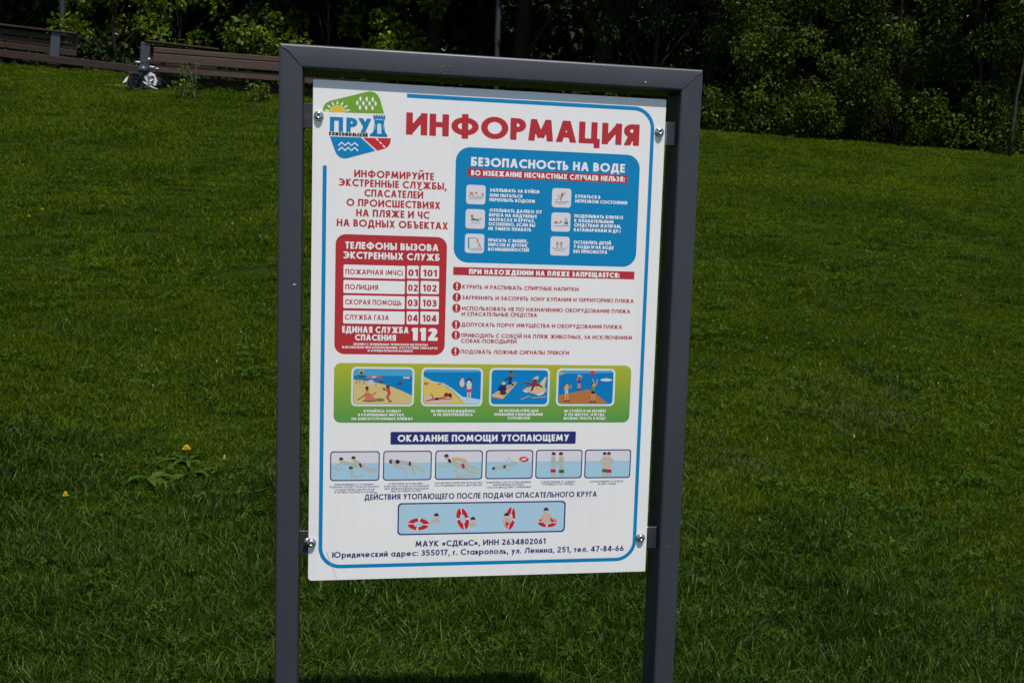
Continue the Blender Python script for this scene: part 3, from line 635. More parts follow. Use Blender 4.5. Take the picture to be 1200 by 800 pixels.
pr.stroke([(x0 + 3, y0 + 36.6), (x0 + 14, y0 + 34.4), (x0 + 26, y0 + 33)], (1.6, 3.6), (190, 96, 66)); pr.stroke([(x0 + 12, y0 + 34), (x0 + 10, y0 + 29.4), (x0 + 7.6, y0 + 29)], (1.8, 1.2), (190, 96, 66)); pr.poly([(x0 + 13.6, y0 + 33), (x0 + 17.6, y0 + 32.6), (x0 + 18, y0 + 35.6), (x0 + 14, y0 + 36)], (50, 40, 60)); pr.disc(x0 + 27.4, y0 + 29.6, 3.2, (120, 50, 34), 2.5); pr.disc(x0 + 31.6, y0 + 30, 2, (90, 40, 34), 2.6); pr.stroke([(x0 + 24, y0 + 34), (x0 + 31, y0 + 34.8), (x0 + 34, y0 + 32)], (1.6, 1.1), (190, 96, 66))
pr.disc(x0 + 45.4, y0 + 16, 2.8, (206, 196, 180), 4.4); pr.disc(x0 + 46, y0 + 11.4, 1.6, (220, 180, 160)); pr.stroke([(x0 + 44, y0 + 20), (x0 + 44, y0 + 22)], .8, (120, 70, 60))
pr.disc(x0 + 53.6, y0 + 12.6, 3.2, (20, 30, 46), 2.0); pr.disc(x0 + 53.6, y0 + 14.4, 2.2, (212, 196, 190), 1.8); pr.poly([(x0 + 50, y0 + 16), (x0 + 57, y0 + 16), (x0 + 56, y0 + 23), (x0 + 51, y0 + 23)], (206, 200, 190)); pr.poly([(x0 + 51, y0 + 23), (x0 + 56, y0 + 23), (x0 + 56.4, y0 + 26.4), (x0 + 50.8, y0 + 26.4)], (190, 50, 54)); pr.stroke([(x0 + 52.2, y0 + 26.4), (x0 + 52, y0 + 36.4)], (1.8, 1.2), (190, 190, 196)); pr.stroke([(x0 + 55, y0 + 26.4), (x0 + 55, y0 + 36.4)], (1.8, 1.2), (200, 196, 196)); pr.stroke([(x0 + 50.4, y0 + 17), (x0 + 49.6, y0 + 20.4), (x0 + 52, y0 + 21)], .9, (60, 60, 70))
fin(pr, 'picture', board, 'beach picture with a sunbather on a towel and bathers in the sea')
# 3
pr = Print(3); q = inner(P4[2]); rect_px(pr, *q, .009, (0, 124, 188)); x0, y0, x1, y1 = q
pr.poly([(x0 + .4, y0 + 29), (x0 + 27, y0 + 13.6), (x0 + 30.6, y0 + 15), (x0 + 13.6, y0 + 33.6), (x0 + 1, y0 + 31)], (206, 178, 140)); pr.poly([(x0 + .4, y0 + 31), (x0 + 13.6, y0 + 33.6), (x0 + 13.8, y0 + 35.4), (x0 + 1.6, y0 + 32.4)], (150, 112, 80))
for k in range(4): pr.stroke([(x0 + 4 + k * 3.4, y0 + 29.4 - k * .6), (x0 + 27 + k, y0 + 14.4 + k * .2)], .35, (120, 96, 70))
pr.poly([(x0 + 10, y0 + 17.6), (x0 + 17, y0 + 17), (x0 + 18, y0 + 23), (x0 + 14, y0 + 27.6), (x0 + 9, y0 + 24)], (28, 42, 96)); pr.disc(x0 + 14, y0 + 27, 4, (86, 46, 34), 2.2); pr.disc(x0 + 14.6, y0 + 15.6, 2.4, (196, 186, 110), 1.8); pr.stroke([(x0 + 10.6, y0 + 19), (x0 + 7.4, y0 + 24)], 1.5, (28, 42, 96))
pr.disc(x0 + 23.6, y0 + 5.2, 2.3, (140, 86, 60), 3); pr.disc(x0 + 23, y0 + 2, 2.2, (60, 40, 36), 1); pr.stroke([(x0 + 23, y0 + 8), (x0 + 21, y0 + 17)], (4, 2.6), (26, 46, 110)); pr.stroke([(x0 + 21, y0 + 8.8), (x0 + 15.4, y0 + 12)], 1.4, (26, 46, 110)); pr.stroke([(x0 + 23, y0 + 15), (x0 + 26, y0 + 18)], 1.5, (26, 40, 90))
pr.poly([(x0 + 39, y0 + 21), (x0 + 62, y0 + 17.4), (x0 + 65, y0 + 25), (x0 + 54, y0 + 29), (x0 + 42, y0 + 25.4)], (206, 180, 140)); pr.poly([(x0 + 56, y0 + 17), (x0 + 63, y0 + 8), (x0 + 65, y0 + 9), (x0 + 62, y0 + 20)], (212, 188, 150)); pr.poly([(x0 + 48, y0 + 11), (x0 + 53, y0 + 7), (x0 + 56, y0 + 8), (x0 + 52, y0 + 15)], (206, 180, 150))
pr.stroke([(x0 + 39, y0 + 15), (x0 + 47, y0 + 16.4), (x0 + 55, y0 + 17.4)], (1.6, 4), (150, 36, 44)); pr.disc(x0 + 51, y0 + 13, 3, (120, 60, 44), 2.4); pr.stroke([(x0 + 50, y0 + 18), (x0 + 46.6, y0 + 24.6)], 2, (80, 30, 34)); pr.stroke([(x0 + 55, y0 + 17), (x0 + 60, y0 + 20)], 1.8, (60, 40, 50))
pr.disc(x0 + 39.6, y0 + 24.6, 3.2, (200, 216, 226), 1.2, rot=25); pr.disc(x0 + 58, y0 + 28, 4.6, (200, 216, 226), 1.2, rot=-20)
pr.stroke([(x0 + 34.6, y0 + 34.6), (x0 + 45, y0 + 30)], 1.1, (190, 160, 120)); pr.stroke([(x0 + 47, y0 + 32.6), (x0 + 64.6, y0 + 31.2)], 1.1, (190, 160, 120))
fin(pr, 'picture', board, 'picture of people on makeshift wooden rafts on blue water')
# 4
pr = Print(3); q = inner(P4[3]); rect_px(pr, *q, .009, (0, 118, 184)); x0, y0, x1, y1 = q
pr.poly([(x0 + 2.6, y0 + .2), (x1 - 2.6, y0 + .4), (x1 - .4, y0 + 2.8), (x0 + .3, y0 + 3.6)], SKYB); pr.poly([(x0 + .6, y0 + 2), (x0 + 9, y0 + 3), (x0 + 2, y0 + 5.6), (x0 + .4, y0 + 4.6)], (186, 160, 120))
pr.poly([(x0 + .4, y0 + 29), (x0 + 20, y0 + 25.4), (x0 + 34, y0 + 22), (x0 + 40, y0 + 24), (x0 + 58, y1 - .5), (x0 + 3, y1 - .4), (x0 + .4, y1 - 3)], (178, 112, 62))
def kid(x, y, top, pants, hair, arms, s=1.0):
    pr.disc(x, y - 12.6 * s, 2.2 * s, hair, 2.0 * s); pr.disc(x + .5 * s, y - 11.8 * s, 1.6 * s, SKN)
    pr.stroke([(x, y - 10.6 * s), (x, y - 4.4 * s)], (4.4 * s, 3.6 * s), top); pr.stroke([(x, y - 4.8 * s), (x, y - 1.4 * s)], 3.9 * s, pants)
    for k in (-1, 1): pr.stroke([(x + k * 1.2 * s, y - 1.6 * s), (x + k * 1.6 * s, y + 7 * s)], (1.7 * s, 1.2 * s), SKN); pr.disc(x + k * 1.9 * s, y + 7.4 * s, 1.6 * s, (60, 36, 36), .8 * s)
    for a in arms: pr.stroke([(x + a[0] * s, y - 9.6 * s)] + [(x + p[0] * s, y + p[1] * s) for p in a[1:]], (1.4 * s, .9 * s), SKN)
kid(x0 + 9.6, y0 + 28.4, (206, 176, 66), (160, 200, 220), (70, 36, 34), ((1.6, (5, -8), (5.6, -12)), (-1.8, (-3, -6))), .98)
kid(x0 + 24.4, y0 + 16, (178, 46, 66), (30, 60, 110), (206, 176, 130), ((1.6, (4.6, -10.6), (3, -14)), (-1.6, (-3.6, -6))), .78)
kid(x0 + 40.6, y0 + 28.8, (72, 140, 76), (26, 26, 36), (50, 30, 36), ((.6, (1, -15), (-.4, -19)), (1.6, (4, -14), (5, -18.6))), 1.0)
pr.disc(x0 + 40, y0 + 2.6, 2.6, (206, 50, 60)); pr.disc(x0 + 56, y0 + 11, 7, (206, 212, 222), 1.7); pr.stroke([(x0 + 56, y0 + 9.6), (x0 + 56, y0 + 7)], .5, (180, 180, 186))
fin(pr, 'picture', board, 'picture of children playing ball on a pier above blue water')

# navy banner and six rescue pictures
pr = Print(1); rect_px(pr, 457.6, 505.5, 674.7, 520.2, .003, NAVY); fin(pr, 'heading_strip', board, 'dark blue heading strip')
Ls = [('ОКАЗАНИЕ ПОМОЩИ УТОПАЮЩЕМУ', 466, 666.8, 512.9, 7.9, WHITE, .122)]
Ls += [('ДЕЙСТВИЯ УТОПАЮЩЕГО ПОСЛЕ ПОДАЧИ СПАСАТЕЛЬНОГО КРУГА', 427.2, 699.4, 580.3, 6.5, NAVY, .105),
       ('МАУК «СДКиС», ИНН 2634802061', 486.7, 639.3, 635.2, 6.7, NAVY, .105), ('Юридический адрес: 355017, г. Ставрополь, ул. Ленина, 251, тел. 47-84-66', 389.4, 730.8, 645.8, 6.7, NAVY, .10)]
lettering(Ls, base=2.2, label='rescue headings and address lines')
Ls = []
for t, a, c_, y in (('ПРИБЛИЗИВШИСЬ К ТОНУЩЕМУ', 391.8, 438, 567.3), ('ПОДНЫРНИТЕ ПОД НЕГО, ЧТОБЫ ОН УХВАТИЛСЯ', 386.2, 444.2, 570.1), ('ЗА ВАШИ ПЛЕЧИ ОДНОЙ РУКОЙ', 392.4, 439, 573.3), ('И АКТИВНО ПОГРЕБАТЬ РУКАМИ', 391.8, 438.6, 576.3),
                    ('ЕСЛИ СПИНА НЕ ПОЗВОЛЯЕТ,', 455.5, 496, 566.3), ('ЗАХВАТИТЕ ТОНУЩЕГО РУКОЙ ВОКРУГ', 449.6, 503.4, 569.3), ('ШЕИ, ПЕРЕВОРАЧИВАЙТЕ НАД ВОДОЙ', 450.5, 502, 572.2), ('ЛИЦО И ПЛЫВИТЕ НА БОКУ', 457.6, 494.4, 575),
                    ('БУКСИРОВКА ЗАХВАТОМ ИЗ-ПОД РУКИ', 509.6, 565, 565.4), ('ПОСТРАДАВШЕГО НА ЕГО ДРУГОЙ РУКЕ', 509.8, 565, 568.4), ('ПРИКРЕПИТЬ К КРУГУ КОНЕЦ ВЕРЕВКИ', 570, 622, 564.8), ('ЗАКРЕПЛЕННЫЙ НА ПОЯСЕ,', 577.4, 614.6, 567.6), ('СПАСАТЬ ВБРОД ИЛИ С ПЛАВАНИЕМ', 570.4, 622, 570.5),
                    ('ОСВОБОЖДЕНИЕ ОТ ЗАХВАТА', 633.4, 673.8, 564.2), ('ТУЛОВИЩА И РУК СПЕРЕДИ', 635, 672, 566.9), ('ОСВОБОЖДЕНИЕ ОТ ЗАХВАТА', 691.2, 730.6, 563.6), ('ЗА ШЕЮ СЗАДИ', 700.4, 721.4, 566.4)):
    Ls.append((t, a, c_, y, 2.1, NAVY, .085))
lettering(Ls, base=1, label='tiny dark blue captions under the rescue pictures')
P6 = ((386.8, 528.4, 444.9, 563.2), (448.9, 527.9, 505.9, 562.5), (509.8, 527.2, 565.6, 561.7), (569, 526.9, 624.6, 560.9), (627.6, 526.6, 682.2, 560.3), (685, 526.3, 739.1, 559.9))
PS, PS2 = (176, 178, 166), (198, 176, 160)
def frame6(q):
    pr = Print(1); rect_px(pr, *q, .008, NAVY); pr.l = LAY * 1.6; a, z0, b_, z1 = rect_px(pr, q[0] + 1.3, q[1] + 1.3, q[2] - 1.3, q[3] - 1.3, .0062, (212, 208, 216))
    pr.l = LAY * 2.2; zm = z0 + (z1 - z0) * .61; r = .0062
    P = [(a, zm), (a, z0 + r)] + [(a + r - r * math.cos(rad(t_)), z0 + r - r * math.sin(rad(t_))) for t_ in (30, 60, 90)] + [(b_ - r + r * math.sin(rad(t_)), z0 + r - r * math.cos(rad(t_))) for t_ in (0, 30, 60, 90)] + [(b_, zm)]
    pr.poly(P, (160, 196, 216), True); pr.l = LAY * 3; return pr
def head(pr, x, y, r=2.2, face=PS2, hair=(64, 46, 44), d=-1):
    pr.disc(x, y, r, face, r * 1.15); pr.poly([(x + r * 1.1 * math.cos(rad(a)), y - .4 - r * 1.15 * math.sin(rad(a))) for a in range(-20, 201, 20)], hair)
lb = ('two swimmers crossing their strokes', 'two swimmers floating on their backs', 'a rescuer towing a swimmer', 'a diver reaching for a red life ring', 'two bathers standing face to face', 'two bathers holding each other')
PRS = []
pr = frame6(P6[0]); q = P6[0]; x0, y0 = q[0], q[1]
pr.stroke([(x0 + 15, y0 + 13), (x0 + 25, y0 + 15), (x0 + 33, y0 + 18)], (4, 3), PS); pr.stroke([(x0 + 15, y0 + 13), (x0 + 9, y0 + 15.6), (x0 + 6, y0 + 20), (x0 + 11, y0 + 23)], (2, 1.2), PS); pr.stroke([(x0 + 14, y0 + 18), (x0 + 10, y0 + 22), (x0 + 4, y0 + 18)], (1.6, 1), PS)
pr.stroke([(x0 + 25, y0 + 20), (x0 + 25.4, y0 + 29.6), (x0 + 30, y0 + 30), (x0 + 38, y0 + 28)], (4, 1.6), PS); pr.disc(x0 + 24.4, y0 + 19.4, 2.6, (30, 96, 70), 1.8)
pr.stroke([(x0 + 28, y0 + 11), (x0 + 36, y0 + 16), (x0 + 44, y0 + 20), (x0 + 54, y0 + 21.6)], (5, 1.5), PS); pr.stroke([(x0 + 36, y0 + 17), (x0 + 46, y0 + 23), (x0 + 54, y0 + 23.4)], (3, 1.2), PS2); pr.stroke([(x0 + 34.6, y0 + 14), (x0 + 36.6, y0 + 18.6)], 2.4, (70, 40, 56)); head(pr, x0 + 13, y0 + 10); head(pr, x0 + 27.4, y0 + 8.6)
PRS.append(pr)
pr = frame6(P6[1]); q = P6[1]; x0, y0 = q[0], q[1]
pr.stroke([(x0 + 12, y0 + 13.4), (x0 + 25, y0 + 13.6), (x0 + 37, y0 + 17), (x0 + 49, y0 + 25)], (5.4, 2), PS); pr.stroke([(x0 + 13, y0 + 16.6), (x0 + 24, y0 + 20), (x0 + 28, y0 + 27)], (3, 1.2), PS2); pr.stroke([(x0 + 33, y0 + 18), (x0 + 38, y0 + 28)], (3, 1.3), PS); pr.stroke([(x0 + 34, y0 + 15), (x0 + 44, y0 + 21), (x0 + 48, y0 + 27)], (2.4, 1.2), PS2); pr.stroke([(x0 + 31.6, y0 + 12.6), (x0 + 31.2, y0 + 17.6)], 2.4, (60, 40, 56)); pr.disc(x0 + 9.6, y0 + 12.6, 2.6, (56, 46, 48), 2.4); pr.disc(x0 + 11.6, y0 + 12.9, 1.6, PS2); pr.disc(x0 + 17, y0 + 12.8, 2.5, (40, 34, 42), 2.4)
PRS.append(pr)
pr = frame6(P6[2]); q = P6[2]; x0, y0 = q[0], q[1]
pr.stroke([(x0 + 20, y0 + 10.6), (x0 + 30, y0 + 10.6), (x0 + 37, y0 + 13.6)], (4.4, 4), (206, 170, 130)); pr.stroke([(x0 + 19, y0 + 14), (x0 + 31, y0 + 19), (x0 + 44, y0 + 26), (x0 + 53, y0 + 27)], (6, 1.6), PS); pr.stroke([(x0 + 33, y0 + 15), (x0 + 44, y0 + 20), (x0 + 53, y0 + 23)], (4, 1.6), PS); pr.stroke([(x0 + 16, y0 + 14), (x0 + 11, y0 + 19), (x0 + 2.6, y0 + 18.4)], (2.2, 1.2), PS); pr.stroke([(x0 + 24, y0 + 22), (x0 + 26, y0 + 31), (x0 + 38, y0 + 29), (x0 + 46, y0 + 31)], (3.6, 1.6), PS2); pr.stroke([(x0 + 32, y0 + 16), (x0 + 33.8, y0 + 21)], 3.2, (176, 36, 52)); head(pr, x0 + 13.4, y0 + 7.6, 2.4); pr.disc(x0 + 17, y0 + 12.4, 1.7, (44, 40, 52), 2.8, rot=-30)
PRS.append(pr)
pr = frame6(P6[3]); q = P6[3]; x0, y0 = q[0], q[1]
pr.stroke([(x0 + 9, y0 + 22), (x0 + 18, y0 + 20), (x0 + 27, y0 + 18), (x0 + 37, y0 + 15)], (4, 2.4), PS); pr.stroke([(x0 + 12, y0 + 23), (x0 + 8, y0 + 28), (x0 + 11, y0 + 31)], (1.6, 1), PS); pr.stroke([(x0 + 23, y0 + 20), (x0 + 27, y0 + 25), (x0 + 31, y0 + 19)], (2.2, 1.4), PS); pr.stroke([(x0 + 24, y0 + 14), (x0 + 27.6, y0 + 8.6), (x0 + 31, y0 + 14), (x0 + 37, y0 + 15.4)], (1, .8), PS); pr.poly([(x0 + 21, y0 + 18), (x0 + 24, y0 + 17), (x0 + 23.6, y0 + 21.6), (x0 + 20.4, y0 + 21.6)], (26, 116, 66)); pr.disc(x0 + 9.4, y0 + 21.6, 2, (36, 84, 84), 1.6, rot=-30)
pr.disc(x0 + 45, y0 + 10.9, 5.6, (200, 36, 50), 3.1); pr.disc(x0 + 45, y0 + 10.9, 2.9, (226, 186, 190), 1.3); pr.stroke([(x0 + 41, y0 + 12.6), (x0 + 49, y0 + 9.4)], .8, (230, 200, 205)); PRS.append(pr)
def duo(q, ax, bx, top, close):
    pr = frame6(q); x0, y0 = q[0], q[1]
    for k, (cx, pc) in enumerate(((ax, (176, 34, 60) if not close else (26, 110, 60)), (bx, (20, 106, 60) if not close else (170, 36, 60)))):
        pr.stroke([(x0 + cx, y0 + 8.6), (x0 + cx, y0 + 24)], (5.4, 4.6), PS2 if close else PS)
        for s_ in (-1, 1): pr.stroke([(x0 + cx + s_ * 1.4, y0 + 26), (x0 + cx + s_ * 1.6, y0 + 31.6)], (2.2, 1.8), PS)
        pr.stroke([(x0 + cx - 3, y0 + 24.8 + .5 * k), (x0 + cx + 3, y0 + 24.8 + .5 * k)], 3.6, pc)
        o_ = -1 if k == 0 else 1
        pr.stroke([(x0 + cx + o_ * 2, y0 + 10.6), (x0 + cx + o_ * (5 if close else -3), y0 + 13.6), (x0 + cx + o_ * (1 if close else -7.4), y0 + 17)], (2, 1.3), PS)
        head(pr, x0 + cx + (.6 - 1.2 * k if not close else 0), y0 + 5.6, 2.2 if not close else 2.0)
    return pr
PRS.append(duo(P6[4], 20.6, 30.4, 0, False)); PRS.append(duo(P6[5], 23.6, 28.6, 0, True))
for pr, l_ in zip(PRS, lb): fin(pr, 'picture', board, 'small rescue picture of ' + l_)
# life ring frame
pr = Print(1); rect_px(pr, 465.9, 587.7, 662.4, 624.9, .010, NAVY); pr.l = LAY * 1.6; rect_px(pr, 467.5, 589.3, 660.8, 623.3, .008, (166, 198, 218)); pr.l = LAY * 2.4
def ring_(x, y, rx, ry, rot=0, w=.54):
    RR = (196, 30, 44); cr, sr = math.cos(rad(rot)), math.sin(rad(rot)); N = 28
    def pt(a, k): u, v = rx * k * math.cos(a), ry * k * math.sin(a); return (x + u * cr - v * sr, y + u * sr + v * cr)
    for k in range(N):
        a0, a1 = 2 * math.pi * k / N, 2 * math.pi * (k + 1) / N
        wh = k % 7 == 0
        pr.poly([pt(a0, 1), pt(a1, 1), pt(a1, 1 - w), pt(a0, 1 - w)], (224, 214, 220) if wh else RR); pr.l -= LAY * .15
    pr.up()
def swim(x, y, arms=()):
    pr.disc(x, y + 5.6, 5, PS2, 2.2); pr.disc(x, y + 3.4, 1.6, (206, 170, 146), 2.2); pr.disc(x, y + .6, 2.1, (210, 172, 150), 2.5); pr.poly([(x + 2.9 * math.cos(rad(a)), y - .2 - 2.9 * math.sin(rad(a))) for a in range(-10, 191, 20)], (36, 42, 62))
    for a in arms: pr.stroke(a, (1.5, 1.1), (206, 170, 146))
for x, y in ((489, 620.5), (553, 619.4), (595, 619), (642, 618)): pr.disc(x, y, 14, (178, 206, 222), .9)
swim(511.4, 604, [[(508, 610), (504.6, 612), (503, 613)]]); ring_(490.2, 613.8, 12.4, 6.9)
ring_(542.2, 607.6, 6.9, 12.8, -14, .54); swim(554.2, 608.2)
ring_(598, 607, 5.6, 13.2, 8, .54); swim(593.6, 603.6, [[(592, 606), (590, 612), (592, 616)], [(596, 606), (598, 612), (594, 617)]])
ring_(641.6, 611.4, 11, 5.8); pr.poly([(636.6, 603.4), (643.6, 603.4), (645.6, 610.6), (634.4, 610.8)], (206, 172, 148)); swim(639.9, 597.4, [[(636.6, 604), (634, 608), (638, 610)], [(644, 604), (648.4, 608), (652, 612)]])
fin(pr, 'picture', board, 'wide light blue picture of bathers grasping red and white life rings')
# crease in the sheet
pr = Print(1.2); pr.stroke([(382.4, 646), (386, 656), (390, 666), (394.6, 677.6)], .45, (150, 150, 156)); fin(pr, 'crease', board)

# brackets and bolts
dark_zinc = mat('bracket_paint', (0.026, 0.028, 0.034), 0.45, 0.4, 0.0, noise=(40, (0.05, .05, .055), .5, .75))
for (bx, by), side, hh in (((373.5, 136), -1, 27), ((772.5, 155), 1, 25), ((364.6, 635.6), -1, 27), ((750.4, 629.6), 1, 26)):
    X_, Z_ = bp(bx, by); b = MB()
    xp = XO0 + TW if side < 0 else XO1 - TW
    xa, xb = min(xp, X_ - side * .014), max(xp, X_ - side * .014); zc = Z_ + (.0 if side < 0 else -.002)
    b.box(((xa + xb) / 2, PT + .0035, zc), (xb - xa - .0006, .004, .056), dark_zinc, bev=.0008)
    if side > 0: b.box((X_ + .0195, PT + .0028, zc), (.0035, .0041, .0565), zinc, bev=.0008)
    b.box((xp - side * .0022, PT + .022, zc), (.004, .040, .056), dark_zinc, bev=.0008)
    br = fin(b, 'bracket', sign)
    b = MB(); b.lathe([(.0118, 0), (.0118, -.0014), (.0108, -.0018)], steel, (X_, -.0001, Z_), 'Y', 24); fin(b, 'washer', br)
    b = MB(); b.lathe([(.0098, -.0018), (.0102, -.004), (.0092, -.0066), (.0066, -.0086), (.0036, -.0092), (.0034, -.0062), (0, -.0062)], steel, (X_, 0, Z_), 'Y', 24)
    o = fin(b, 'bolt_head', br, smooth=True)
# bent bare tab at the lower left bolt
X_, Z_ = bp(362, 636); b = MB(); b.box((X_ - .006, -.001, Z_ + .004), (.012, .0014, .018), steel, R=Matrix.Rotation(rad(35), 3, 'Z') @ Matrix.Rotation(rad(-20), 3, 'Y')); fin(b, 'bent_tab', sign)
# bird dropping and chips on the paint
chip = mat('dried_mud', (0.16, 0.13, 0.085), .9); chipw = mat('bare_chip', (.5, .5, .48), .8)
b = MB(); rs = random.Random(3)
for k in range(26):
    x_, y_ = 519 + rs.gauss(0, 4.2), 80 + rs.gauss(0, 2.4); p = at(x_, y_, FR - .0004); r = rs.uniform(.0005, .0018)
    if p[2] < ZT - TW + .006: p[2] = ZT - TW + .006
    b.lathe([(r, .0003), (r * .8, -.0004), (0, -.0007)], chip, (p[0], p[1], p[2]), 'Y', 7)
fin(b, 'mud_splash', sign)['kind'] = 'stuff'
for x_, y_, r in ((756.6, 96.5, .0022), (344.5, 333.5, .002), (346.5, 333.3, .0014), (708, 94, .0009), (782, 640, .001)):
    p = at(x_, y_, FR - .0003); b = MB(); b.lathe([(r, .0003), (r * .7, -.0005), (0, -.0008)], chipw, tuple(p), 'Y', 7); fin(b, 'paint_chip', sign)
# ------------------------------------------------------------------ leaf and blade meshes
def np_mesh(name, V, F, mats, mi=None, smooth=False):
    """V (n,3), F (m,k) with constant k"""
    me = bpy.data.meshes.new(name); nF, k = F.shape
    me.vertices.add(len(V)); me.vertices.foreach_set('co', np.asarray(V, np.float32).ravel())
    me.loops.add(nF * k); me.loops.foreach_set('vertex_index', F.astype(np.int32).ravel())
    me.polygons.add(nF); me.polygons.foreach_set('loop_start', np.arange(nF, dtype=np.int32) * k)
    for M in mats: me.materials.append(M)
    if mi is not None: me.polygons.foreach_set('material_index', np.asarray(mi, np.int32))
    if smooth: me.polygons.foreach_set('use_smooth', np.ones(nF, bool))
    me.update(calc_edges=True); return me

def leafy(name, cols, rough=.5, trans=.22, sc=1.2, gloss=.35, var=.42, broad=1.5):
    """foliage: colour varies from leaf to leaf and from clump to clump"""
    M = bpy.data.materials.new(name); M.use_nodes = True; t = M.node_tree; b = t.nodes['Principled BSDF']
    g = t.nodes.new('ShaderNodeNewGeometry'); n = t.nodes.new('ShaderNodeTexNoise'); n.inputs['Scale'].default_value = sc; n.inputs['Detail'].default_value = 4
    t.links.new(g.outputs['Position'], n.inputs['Vector'])
    ma = t.nodes.new('ShaderNodeMath'); ma.operation = 'MULTIPLY_ADD'; ma.inputs[1].default_value = var; t.links.new(g.outputs['Random Per Island'], ma.inputs[0])
    mb_ = t.nodes.new('ShaderNodeMath'); mb_.operation = 'MULTIPLY_ADD'; mb_.inputs[1].default_value = broad; mb_.inputs[2].default_value = .49 - broad / 2 - var / 2
    t.links.new(n.outputs['Fac'], mb_.inputs[0]); t.links.new(mb_.outputs[0], ma.inputs[2])
    r = t.nodes.new('ShaderNodeValToRGB'); e = r.color_ramp.elements
    e[0].position = .1; e[0].color = (*cols[0], 1); e[1].position = .9; e[1].color = (*cols[-1], 1)
    for k, c in enumerate(cols[1:-1]): q = e.new(.1 + .8 * (k + 1) / (len(cols) - 1)); q.color = (*c, 1)
    t.links.new(ma.outputs[0], r.inputs[0]); t.links.new(r.outputs[0], b.inputs['Base Color'])
    b.inputs['Roughness'].default_value = rough; b.inputs['Specular IOR Level'].default_value = gloss
    tr = t.nodes.new('ShaderNodeBsdfTranslucent'); hs = t.nodes.new('ShaderNodeHueSaturation'); hs.inputs['Value'].default_value = 1.5; hs.inputs['Saturation'].default_value = 1.1
    t.links.new(r.outputs[0], hs.inputs['Color']); t.links.new(hs.outputs[0], tr.inputs[0])
    mx = t.nodes.new('ShaderNodeMixShader'); mx.inputs[0].default_value = trans; o = t.nodes['Material Output']
    t.links.new(b.outputs[0], mx.inputs[1]); t.links.new(tr.outputs[0], mx.inputs[2]); t.links.new(mx.outputs[0], o.inputs[0]); return M

# ------------------------------------------------------------------ grass: small tufts set over the whole lawn
grass_m = leafy('grass_blade', [(.010, .025, .0006), (.031, .062, .0008), (.064, .109, .0014), (.155, .205, .014)], .5, .38, .9, .08, 1.0, .8)
rough_m = leafy('rough_grass_blade', [(.007, .022, .0006), (.016, .044, .0010), (.031, .070, .002), (.095, .145, .022)], .40, .32, 1.4, .17, 1.1, 1.0)
dry_m = mat('dry_blade', (.11, .10, .045), .7, .15)
clover_m = leafy('clover_leaf', [(.014, .040, .001), (.028, .066, .002), (.050, .098, .003)], .6, .2, 2, .15)
def tuft(seed, nb, R, h0, h1, w, lean, dry=.01, gm_=None):
    r = np.random.default_rng(seed); V = []; F = []; mi = []
    for k in range(nb):
        a = r.uniform(0, 2 * np.pi); d = R * math.sqrt(r.uniform()); x, y = d * math.cos(a), d * math.sin(a)
        H = r.uniform(h0, h1); ln = abs(r.normal(0, lean)) * H + .1 * H; b = r.uniform(0, 2 * np.pi); bw = w * r.uniform(.6, 1.25)
        tx, ty = math.cos(b), math.sin(b); s = r.uniform(0, 2 * np.pi); sx, sy = math.cos(s) * bw, math.sin(s) * bw
        n = len(V)
        for (t, q) in ((0, .7), (.45, 1.0), (.8, .7)):
            zz = H * (t - .25 * t * t * min(ln / H, 1.5)); off = ln * t * t
            V.append((x + tx * off - sx * q / 2, y + ty * off - sy * q / 2, zz - .006)); V.append((x + tx * off + sx * q / 2, y + ty * off + sy * q / 2, zz - .006))
        V.append((x + tx * ln, y + ty * ln, H * (1 - .25 * min(ln / H, 1.5)) - .006)); V.append(V[-1])
        F += [(n, n + 1, n + 3, n + 2), (n + 2, n + 3, n + 5, n + 4), (n + 4, n + 5, n + 7, n + 6)]
        m_ = 1 if r.uniform() < dry else 0; mi += [m_] * 3
    return np_mesh('grass_tuft', np.array(V), np.array(F), [gm_ or grass_m, dry_m], mi)
def clover(seed, nb, R):
    r = np.random.default_rng(seed); V = []; F = []
    for k in range(nb):
        a = r.uniform(0, 2 * np.pi); d = R * math.sqrt(r.uniform()); x, y, z = d * math.cos(a), d * math.sin(a), r.uniform(.02, .05)
        s = r.uniform(.0035, .007); tl = r.normal(0, .35, 2); a0 = r.uniform(0, 6)
        for j in range(3):
            w = a0 + j * 2.094; c = np.array([math.cos(w), math.sin(w)]); p = np.array([-c[1], c[0]]); n = len(V)
            for u, v in ((.1, 0), (1.1, -.75), (1.9, 0), (1.1, .75)):
                q = c * u * s + p * v * s; V.append((x + q[0], y + q[1], z + q[0] * tl[0] + q[1] * tl[1]))
            F.append((n, n + 1, n + 2, n + 3))
    return np_mesh('clover_tuft', np.array(V), np.array(F), [clover_m])
tufts = bpy.data.collections.new('tuft_shapes')
for k in range(5): tufts.objects.link(bpy.data.objects.new('tuft_a%d' % k, tuft(100 + k, 110, .075, .016, .048, .0026, .6, .003)))
for k in range(3): tufts.objects.link(bpy.data.objects.new('tuft_b%d' % k, tuft(200 + k, 90, .070, .035, .088, .0031, .75, .004, rough_m)))
for k in range(2): tufts.objects.link(bpy.data.objects.new('tuft_c%d' % k, clover(300 + k, 34, .07)))
tufts.objects.link(bpy.data.objects.new('tuft_d0', tuft(400, 100, .075, .016, .045, .0026, .7, .45)))
pale_m = leafy('pale_grass_blade', [(.016, .036, .001), (.045, .078, .0015), (.080, .125, .003), (.16, .20, .02)], .5, .38, 1.5, .10, 1.0, .8)
for k in range(2): tufts.objects.link(bpy.data.objects.new('tuft_e%d' % k, tuft(500 + k, 110, .075, .016, .045, .0027, .6, .01, pale_m)))
